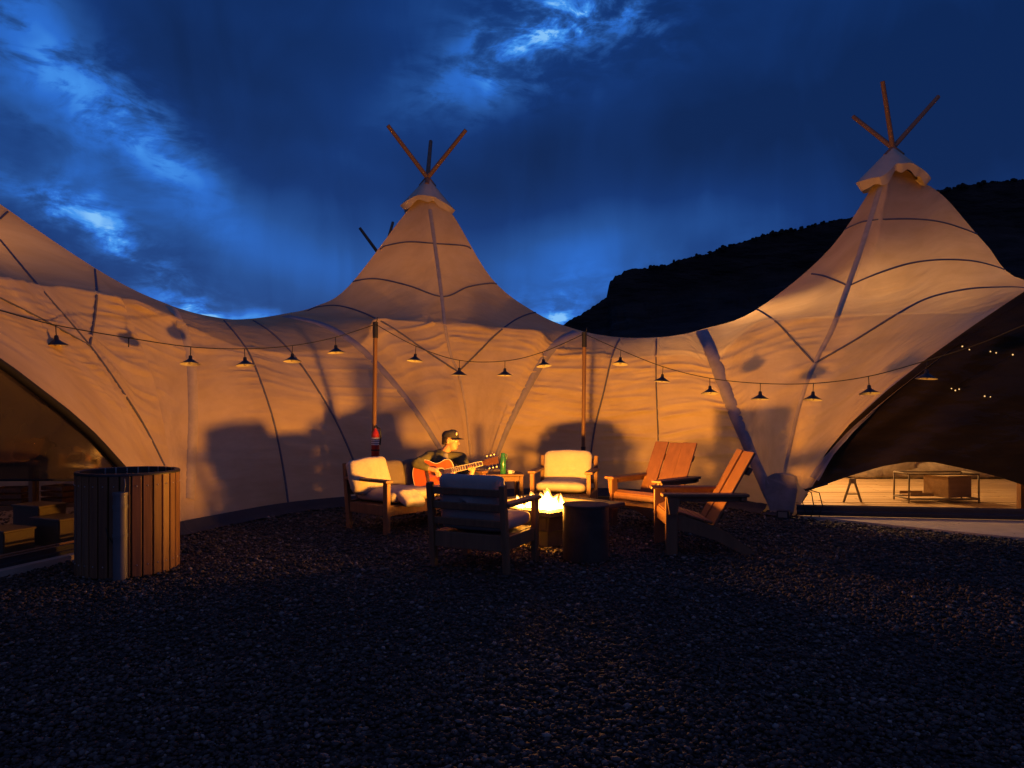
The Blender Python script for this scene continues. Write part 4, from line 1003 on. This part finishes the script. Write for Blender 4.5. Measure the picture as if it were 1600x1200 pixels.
cR = [(913.5, 522, 10.88), (970, 547, 10.6), (1036, 573, 10.3), (1109, 591, 9.95), (1188, 599, 9.6), (1271, 599, 9.2), (1357, 588, 8.8), (1449, 563, 8.3), (1530, 537, 7.85), (1600, 508, 7.45), (1700, 470, 6.9)]
cable('light_cable', cL, 'black string light cable hanging from the photo edge to the extinguisher post')
cable('light_cable', cM, 'black string light cable sagging between the two wooden posts')
cable('light_cable', cR, 'black string light cable sagging from the second post towards the lit window')
def pendant(drop):
    o = empty('pendant_lamp', 'x', 'lamp')
    MB().tube([(0, 0, 0), (0, 0, -drop+.09)], .005, 6).build('cord', 'cable', o, True)
    z = -drop
    MB().lathe([(.0, z+.105), (.017, z+.10), (.021, z+.085), (.023, z+.058), (.030, z+.052)], 20).build('socket', 'enamelb', o, True)
    MB().lathe([(.024, z+.058), (.034, z+.050), (.070, z+.026), (.112, z+.001), (.114, z-.003)], 28).build('shade', 'enamelb', o, True)
    MB().lathe([(.1135, z-.0035), (.108, z+.0005), (.068, z+.022), (.026, z+.046)], 28).build('shade_lining', 'enamelw', o, True)
    MB().ball((0, 0, z+.018), (.022, .022, .027), 12, 8).build('bulb', 'glassb', o, True)
    return o
proto = None
spans = [(cL[2], 'unlit pendant lamp nearest the photo edge, on the cable over the wooden tub'), (cL[4], 'unlit pendant lamp fourth from the extinguisher post, towards the wooden tub'), (cL[5], 'unlit pendant lamp third from the extinguisher post, towards the wooden tub'), (cL[6], 'unlit pendant lamp second from the extinguisher post, towards the wooden tub'), (cL[7], 'unlit pendant lamp first from the extinguisher post, towards the wooden tub'),
         (cM[1], 'unlit pendant lamp next to the extinguisher post, between the two posts'), (cM[2], 'unlit pendant lamp above the guitar player, second between the two posts'), (cM[3], 'unlit pendant lamp above the green bottle, third between the two posts'), (cM[4], 'unlit pendant lamp fourth between the posts, just before the second post')]
ordn = ['first', 'second', 'third', 'fourth', 'fifth', 'sixth', 'seventh']
spans += [(cR[k+1], 'unlit pendant lamp %s from the second post, towards the lit window' % ordn[k]) for k in range(7)]
for k, (c, lab) in enumerate(spans):
    if proto is None: proto = pendant(.205); o = proto
    else: o = copy_tree(proto)
    o.location = P(*c); o.rotation_euler = (R(random.uniform(-9, 1)), R(random.uniform(-5, 5)), 0); tag(o, lab, 'lamp', 'pendant lamps on the string cables')
c = P(201, 528, 8.2); o = empty('cable_hook', 'empty hanger on the cable between the first two pendant lamps', 'hook', c)
MB().tube([(0, 0, 0), (0, 0, -.10)], .006, 6).build('tail', 'cable', o, True); MB().tube([(-.05, 0, .006), (0, 0, 0), (.05, 0, -.002)], .009, 6).build('clip', 'cable', o, True)

# fire extinguisher strapped to the post
c = P(586, 718, 10.05); o = empty('fire_extinguisher', 'red fire extinguisher strapped to the wooden light post', 'extinguisher', c-V3(-.01, .03, 0))
MB().lathe([(0, 0), (.05, .0), (.054, .01), (.054, .33), (.045, .37), (.022, .395), (.02, .42), (0, .42)], 24).build('cylinder', 'red', o, True, 40)
MB().lathe([(.0552, .20), (.0552, .30)], 24).build('label_band', 'white', o, True); 
for z in (.215, .245, .27): MB().lathe([(.0559, z), (.0559, z+.008)], 24).build('label_print', 'blackmetal', o, True)
MB().box((0, -.01, .44), (.03, .05, .035)).build('valve', 'blackmetal', o); MB().beam((0, .02, .45), (.03, -.09, .475), .02, .008).build('lever', 'steel', o); MB().beam((0, .02, .425), (.02, -.09, .43), .02, .008).build('lever', 'steel', o)
MB().tube([(.02, -.03, .44), (.07, -.03, .42), (.075, -.02, .30), (.062, 0, .2)], .010, 8).build('hose', 'blackmetal', o, True)
MB().lathe([(.057, .12), (.057, .14)], 24).build('strap', 'blackmetal', o, True)

# ------------------------------------------------------------------ wooden tub with pipe
TX, TZ, TR, TH = -3.42, 6.62, .405, .86
tub = empty('wooden_tub', 'round tub of upright cedar staves with a grey pipe', 'tub', (TX, TZ, 0))
nst = 30
for k in range(nst):
    a = 2*math.pi*(k+.5)/nst; wv = 2*math.pi*TR/nst-.010; rm = Matrix.Rotation(a+math.pi/2, 3, 'Z')
    hh = TH-random.uniform(.0, .004)
    MB().box((TR*math.cos(a), TR*math.sin(a), hh/2), (wv, .026, hh), rm, .004).build('stave', random.choice(['cedar', 'cedar', 'cedar2']), tub)
    q = Vector((math.cos(a), math.sin(a), 0))
    for z in (TH-.09, .10):
        MB().ball(q*(TR+.014)+V3(0, 0, z), (.006, .006, .006), 7, 5).build('bolt', 'steel', tub, True)
MB().lathe([(TR-.02, .02), (TR-.02, TH+.012), (TR-.012, TH+.018), (TR+.012, TH+.018), (TR+.018, TH+.010), (TR+.018, TH-.004)], 60).build('rim', 'blackmetal', tub, True, 40)
MB().lathe([(0, .62), (TR-.025, .62)], 40).build('inner_floor', 'blackmetal', tub)
for k in range(9):
    a = R(35+k*14); q = Vector((math.cos(a), math.sin(a), 0)); MB().box(q*(TR-.022)+V3(0, 0, TH-.03), (.012, .006, .09), Matrix.Rotation(a+math.pi/2, 3, 'Z'), .001).build('clip', 'steel', tub)
pa = R(-70); pq = Vector((math.cos(pa), math.sin(pa), 0))*(TR+.072)
MB().tube([pq, pq+V3(0, 0, .72)], .055, 20).build('drain_pipe', 'pvc', tub, True, 40)
for z in (.36, .60, .705): MB().tube([pq+V3(0, 0, z), pq+V3(0, 0, z+.025)], .060, 20).build('pipe_coupling', 'pvc', tub, True, 40)
MB().tube([pq+V3(.03, 0, .72), pq+V3(.03, .02, .80), pq*.93+V3(.03, 0, .84)], .006, 6).build('pipe_wire', 'pvc', tub, True)
MB().tube([pq+V3(-.055, 0, .30), pq+V3(-.11, .02, .36), pq+V3(-.15, .04, .46), pq+V3(-.155, .05, .6)], .005, 6).build('loose_cord', 'cable', tub, True)

# ------------------------------------------------------------------ cables and box at the foot of the lit window
o = empty('cable_bundle', 'black cables looping down beside the corner of the lit window', 'cables', onR(1262, 800, .10)); o.location.z = .03
bz = o.location.copy()
for k, pts in enumerate(([(1252, 762), (1264, 768), (1268, 790), (1263, 806)], [(1262, 764), (1276, 768), (1281, 788), (1275, 808)], [(1258, 770), (1250, 782), (1256, 803)])):
    MB().tube([Vector(onR(x, y, .13))-bz for x, y in pts], .007, 6).build('cable', 'cable', o, True)
MB().tube([Vector(onR(1254, 764, .13))-bz, Vector(onR(1289, 754, .13))-bz], .014, 8).build('nozzle', 'cable', o, True)
c = P(1224, 808, 9.5); o = empty('junction_box', 'small dark junction box on the ground at the tent foot', 'box', (c.x, c.y, 0), R(-30))
MB().box((0, 0, .055), (.15, .10, .11)).build('body', 'blackmetal', o); MB().box((0, -.052, .06), (.11, .008, .07)).build('lid', 'dim', o); MB().tube([(.07, 0, .03), (.16, -.03, .012), (.3, 0, .012)], .008, 6).build('cable', 'cable', o, True)

# ------------------------------------------------------------------ weed in the gravel
random.seed(5); c = P(1272, 1090, 3.69); b = MB()
for k in range(90):
    a = random.uniform(0, 6.28); r0 = random.uniform(0, .07); q = Vector((c.x+r0*math.cos(a)*1.6, c.y+r0*math.sin(a), 0)); L_ = random.uniform(.02, .055); d_ = Vector((math.cos(a)*.8, math.sin(a)*.8, random.uniform(.25, .9))).normalized()
    sd = Vector((-d_.y, d_.x, 0)).normalized()*.0035; m_ = q+d_*L_*.6; e_ = q+d_*L_+V3(0, 0, -.008)
    b.add([q-sd, q+sd, m_+sd*1.6, e_, m_-sd*1.6], [(0, 1, 2, 3, 4)])
wd_ = empty('weed', 'small dark weed growing in the foreground gravel', 'weed'); b.build('leaves', mat('weed_leaf', (.025, .035, .012), .8, .3, 20), wd_)

# ------------------------------------------------------------------ the guitar
GA, GB = P(663, 745, 9.20), P(776, 719, 9.02)
gx = (GB-GA).normalized(); gn = Vector((.10, -.97, .20)); gn = (gn-gx*gn.dot(gx)).normalized(); gy = gn.cross(gx).normalized()
gt = bpy.data.objects.new('guitar', None); COL.objects.link(gt); tag(gt, 'orange-brown acoustic guitar held by the man in the cap', 'guitar')
gt.matrix_world = Matrix(((gx.x, gy.x, gn.x, GA.x), (gx.y, gy.y, gn.y, GA.y), (gx.z, gy.z, gn.z, GA.z), (0, 0, 0, 1))) @ Matrix.Scale(1.09, 4)
def g_out(s=1.0):
    hw = [(-.135, 0), (-.13, .07), (-.105, .128), (-.055, .175), (.01, .192), (.075, .175), (.13, .135), (.18, .116), (.23, .124), (.28, .138), (.325, .128), (.352, .085), (.36, .03)]
    up = smooth_px([(x, y) for x, y in hw], 4); pts = [(p.x, p.y) for p in up]; return [(x*s+(1-s)*.11, y*s) for x, y in pts]+[(x*s+(1-s)*.11, -y*s) for x, y in pts[::-1] if y > 1e-4]
out = g_out()
MB().prism([(x, y, -.10) for x, y in out], (0, 0, .096)).build('body', 'gside', gt)
top_ = g_out(.995); MB().prism([(x, y, -.0038) for x, y in top_], (0, 0, .005)).build('soundboard', 'gwood', gt)
b = MB(); b.tube([(x, y, -.002) for x, y in out]+[(out[0][0], out[0][1], -.002)], .0045, 6); b.build('binding', 'ivory', gt, True)
MB().lathe([(0, 0), (.050, 0), (.050, .0006)], 28, (.20, 0, .0018)).build('soundhole', 'blackmetal', gt); MB().lathe([(.052, .002), (.060, .0028), (.062, .002)], 28, (.20, 0, 0)).build('rosette', 'ivory', gt)
MB().box((.045, 0, .007), (.03, .16, .011)).build('bridge', 'gneck', gt)
MB().prism([(x, y, .0018) for x, y in ((.135, -.035), (.16, -.085), (.215, -.10), (.245, -.06), (.20, -.064), (.16, -.04))], (0, 0, .0015)).build('pickguard', mat('pickguard', (.25, .03, .02), .3, .1, 8), gt)
MB().prism([(.245, -.028, .004), (.70, -.022, .004), (.70, .022, .004), (.245, .028, .004)], (0, 0, .009)).build('fretboard', 'gneck', gt)
MB().prism([(.35, -.026, -.022), (.72, -.021, -.016), (.72, .021, -.016), (.35, .026, -.022)], (0, 0, .026)).build('neck', 'gside', gt)
x = .70
for k in range(13):
    MB().box((x, 0, .0145), (.0045, .044+.0003*k, .003), None, .0005).build('fret', 'ivory', gt); x -= .038*(.955**k)
for s in (-1, 1): MB().prism([(.245, s*.0285, .006), (.70, s*.0225, .006), (.70, s*.026, .006), (.245, s*.032, .006)], (0, 0, .008)).build('neck_binding', 'ivory', gt)
MB().prism([(.72, -.022, -.012), (.745, -.037, -.012), (.88, -.040, -.012), (.885, .040, -.012), (.745, .037, -.012), (.72, .022, -.012)], (0, 0, .016)).build('headstock', 'gside', gt)
for s in (-1, 1):
    for k in range(3):
        MB().tube([(.765+k*.042, s*.038, -.004), (.765+k*.042, s*.062, -.004)], .004, 6).build('tuner_shaft', 'steel', gt)
        MB().ball((.765+k*.042, s*.070, -.004), (.010, .008, .006), 8, 6).build('tuner_peg', 'ivory', gt, True)
for k in range(6):
    y = -.018+k*.0072; MB().tube([(.045, y*1.3, .0135), (.70, y, .0175)], .0011, 5).build('string', 'steel', gt)
GS = 1.09
def G(x, y, z): return GA+(gx*x+gy*y+gn*z)*GS

# ------------------------------------------------------------------ the guitar player
man = empty('person', 'man in dark cap and olive shirt playing guitar on the loveseat', 'person', (0, 0, 0))
def blob(name, b, m, vox, smooth=4, parent=man):
    o = b.build(name, m, parent, True); r_ = o.modifiers.new('remesh', 'REMESH'); r_.mode = 'VOXEL'; r_.voxel_size = vox; r_.use_smooth_shade = True
    s_ = o.modifiers.new('smooth', 'SMOOTH'); s_.iterations = smooth; s_.factor = .5; return o
pel = V3(-1.02, 9.66, .52); chest = P(690, 722, 9.45); neck = P(695, 706, 9.42); head = P(704.5, 689, 9.40)
shR = P(671, 714, 9.42); shL = P(720, 716, 9.42); elR = P(651, 724, 9.20); elL = P(733, 744, 9.28)
wrR = G(.085, .075, .05)*1; hdR = G(.165, .035, .035)
wrL = G(.545, -.085, -.015); hdL = G(.565, -.035, -.035)
kR = V3(-.70, 9.20, .54); kL = V3(-.48, 9.42, .54); fR = V3(-.62, 9.05, .09); fL = V3(-.36, 9.30, .09)
hipR = pel+V3(-.05, -.10, 0); hipL = pel+V3(.05, .09, .0)
fdir = Vector((.93, -.35, -.06)).normalized()   # where the face looks
sdir = fdir.cross(Vector((0, 0, 1))).normalized()
hu = sdir.cross(fdir).normalized()
def H(f, s, u): return head+fdir*f+sdir*s+hu*u
body = MB()
body.capsule(pel, chest, .13, .15).capsule(chest, neck, .14, .058).capsule(neck, head+V3(0, 0, -.04), .056, .055)
body.capsule(shR, elR, .05, .042).capsule(elR, wrR, .042, .030).capsule(shL, elL, .05, .042).capsule(elL, wrL, .042, .030)
body.capsule(shR, shL, .055, .055)
body.capsule(hipR, kR, .08, .058).capsule(hipL, kL, .08, .058).capsule(kR, fR, .052, .036).capsule(kL, fL, .052, .036)
# head
def ell(c, f, s, u, n=16, m=12):
    vs = []; fs = []
    for i in range(m+1):
        th = math.pi*i/m
        for j in range(n):
            a = 2*math.pi*j/n; vs.append(c+fdir*f*math.sin(th)*math.cos(a)+sdir*s*math.sin(th)*math.sin(a)+hu*u*math.cos(th))
    for i in range(m):
        for j in range(n): fs.append((i*n+j, (i+1)*n+j, (i+1)*n+(j+1) % n, i*n+(j+1) % n))
    body.add(vs, fs)
ell(H(-.012, 0, .035), .098, .078, .095); ell(H(.03, 0, -.035), .062, .058, .085); ell(H(.058, 0, -.085), .030, .034, .028)
body.capsule(H(.088, 0, .010), H(.112, 0, -.026), .010, .015, 8); body.capsule(H(.086, .035, .018), H(.086, -.035, .018), .012, .012, 8)
body.capsule(H(.086, -.018, -.056), H(.086, .018, -.056), .010, .010, 8); body.capsule(H(.082, -.016, -.070), H(.082, .016, -.070), .010, .010, 8)
for s in (-1, 1): body.capsule(H(-.008, s*.080, .012), H(-.004, s*.078, -.030), .016, .010, 8)
# right hand on the strings: palm and five fingers
def hand(wr, palm_end, fingers, thumb, r=.0085):
    mid = (wr+palm_end)/2; body.capsule(wr, palm_end, .028, .033)
    for f in fingers+[thumb]:
        for i in range(len(f)-1): body.capsule(f[i], f[i+1], r*(1.1-.12*i), r*(1-.12*i), 8)
hand(wrR, hdR, [[G(.150, .045-.020*k, .035), G(.190, .020-.020*k, .042-.004*k), G(.205, -.005-.018*k, .024), G(.200, -.018-.016*k, .016)] for k in range(4)], [G(.125, .06, .03), G(.175, .065, .035), G(.212, .048, .026)])
hand(wrL, hdL, [[G(.535+.021*k, -.030, -.028), G(.535+.021*k, -.040, .010), G(.533+.021*k, -.020, .032), G(.533+.021*k, .004, .022)] for k in range(4)], [G(.55, -.02, -.045), G(.545, .018, -.038), G(.54, .038, -.014)])
blob('body', body, 'skin', .0055, 3)
shirt = MB()
shirt.capsule(pel+V3(0, 0, .02), chest, .165, .175).capsule(chest, (chest+neck)/2+V3(0, 0, .01), .17, .095).capsule(shR+V3(0, 0, -.01), elR, .080, .066).capsule(elR, elR.lerp(wrR, .86), .066, .044)
shirt.capsule(shL+V3(0, 0, -.01), elL, .080, .066).capsule(elL, elL.lerp(wrL, .86), .066, .044).capsule(shR, shL, .082, .080).capsule(pel+V3(-.03, -.09, .0), pel+V3(.03, .09, 0), .15, .15)
shirt.capsule(neck+V3(-.05, .03, .0), neck+V3(.04, .05, .0), .035, .03).capsule(neck+V3(-.055, -.03, -.02), neck+V3(-.02, -.075, -.055), .026, .022).capsule(neck+V3(.055, -.02, -.03), neck+V3(.03, -.075, -.07), .024, .02)
shirt.capsule(elR+V3(.02, 0, .03), elR.lerp(wrR, .4)+V3(0, 0, .012), .05, .045)
blob('shirt', shirt, 'shirt', .009, 3)
tee = MB().capsule(neck+V3(.008, -.065, -.045), neck+V3(.010, -.11, -.14), .045, .06); blob('undershirt', tee, 'tee', .008, 3)
tro = MB().capsule(hipR, kR, .105, .078).capsule(hipL, kL, .105, .078).capsule(kR, fR+V3(0, 0, .05), .074, .062).capsule(kL, fL+V3(0, 0, .05), .074, .062).capsule(hipR, hipL, .12, .12); blob('trousers', tro, 'jeans', .011, 3)
for f_ in (fR, fL):
    s_ = MB().capsule(f_+V3(-.03, .02, -.035), f_+V3(.13, -.10, -.045), .05, .042); blob('shoe', s_, 'shoe', .009, 3)
hair = MB()
for k in range(14):
    a = R(95+k*13.1); p = H(-.012+.094*math.cos(a), .078*math.sin(a), .005); hair.capsule(p+hu*.03, p-hu*(.02 if math.cos(a) > -.5 else .045), .016, .013, 8)
blob('hair', hair, 'hair', .007, 2)
capm = MB(); vs = []; fs = []; n, m = 28, 9
for i in range(m+1):
    th = math.pi/2*i/m
    for j in range(n):
        a = 2*math.pi*j/n; up = .092*math.cos(th)**.8; bul = math.sin(th)**.55
        vs.append(H(-.012+.112*bul*math.cos(a), .092*bul*math.sin(a), .046+up*(1.0+.10*math.cos(a))))
for i in range(m):
    for j in range(n): fs.append((i*n+j, (i+1)*n+j, (i+1)*n+(j+1) % n, i*n+(j+1) % n))
vs2 = [v-hu*.0 for v in vs]
hat = capm.add(vs, fs).build('cap', 'cap_b', man, True)
vs = []; fs = []
for lay in (0, 1):
    for i in range(6):
        for j in range(13):
            a = R(-62+124*j/12); rr = .095+.085*(i/5)*math.cos(a)**.7
            vs.append(H(-.012+rr*math.cos(a)*1.05, (.092+.012*i/5)*math.sin(a), .050-.012*(i/5)-.016*(abs(math.sin(a))**2)-lay*.006))
for i in range(5):
    for j in range(12):
        fs.append((i*13+j, i*13+j+1, (i+1)*13+j+1, (i+1)*13+j)); o_ = 78; fs.append((o_+i*13+j, o_+(i+1)*13+j, o_+(i+1)*13+j+1, o_+i*13+j+1))
for j in range(12): fs.append((65+j, 65+j+1, 78+65+j+1, 78+65+j))
MB().add(vs, fs).build('visor', 'cap_b', hat, True, 50)
MB().ball(H(.085, .028, .100), (.012, .022, .024), 12, 8).build('cap_patch', 'ivory', hat, True)
for s in (-1, 1):
    e_ = MB().ball(H(.084, s*.030, .004), .0105, 10, 8).build('eye', 'white', man, True)
    MB().ball(H(.0935, s*.0295, .004), .0048, 8, 6).build('iris', 'blackmetal', e_, True)
    MB().capsule(H(.094, s*.012, .024), H(.086, s*.048, .024), .0045, .0035, 8).build('eyebrow', 'hair', man, True)
MB().capsule(H(.0945, -.018, -.063), H(.0945, .018, -.063), .0022, .0022, 6).build('mouth_line', 'gside', man, True)
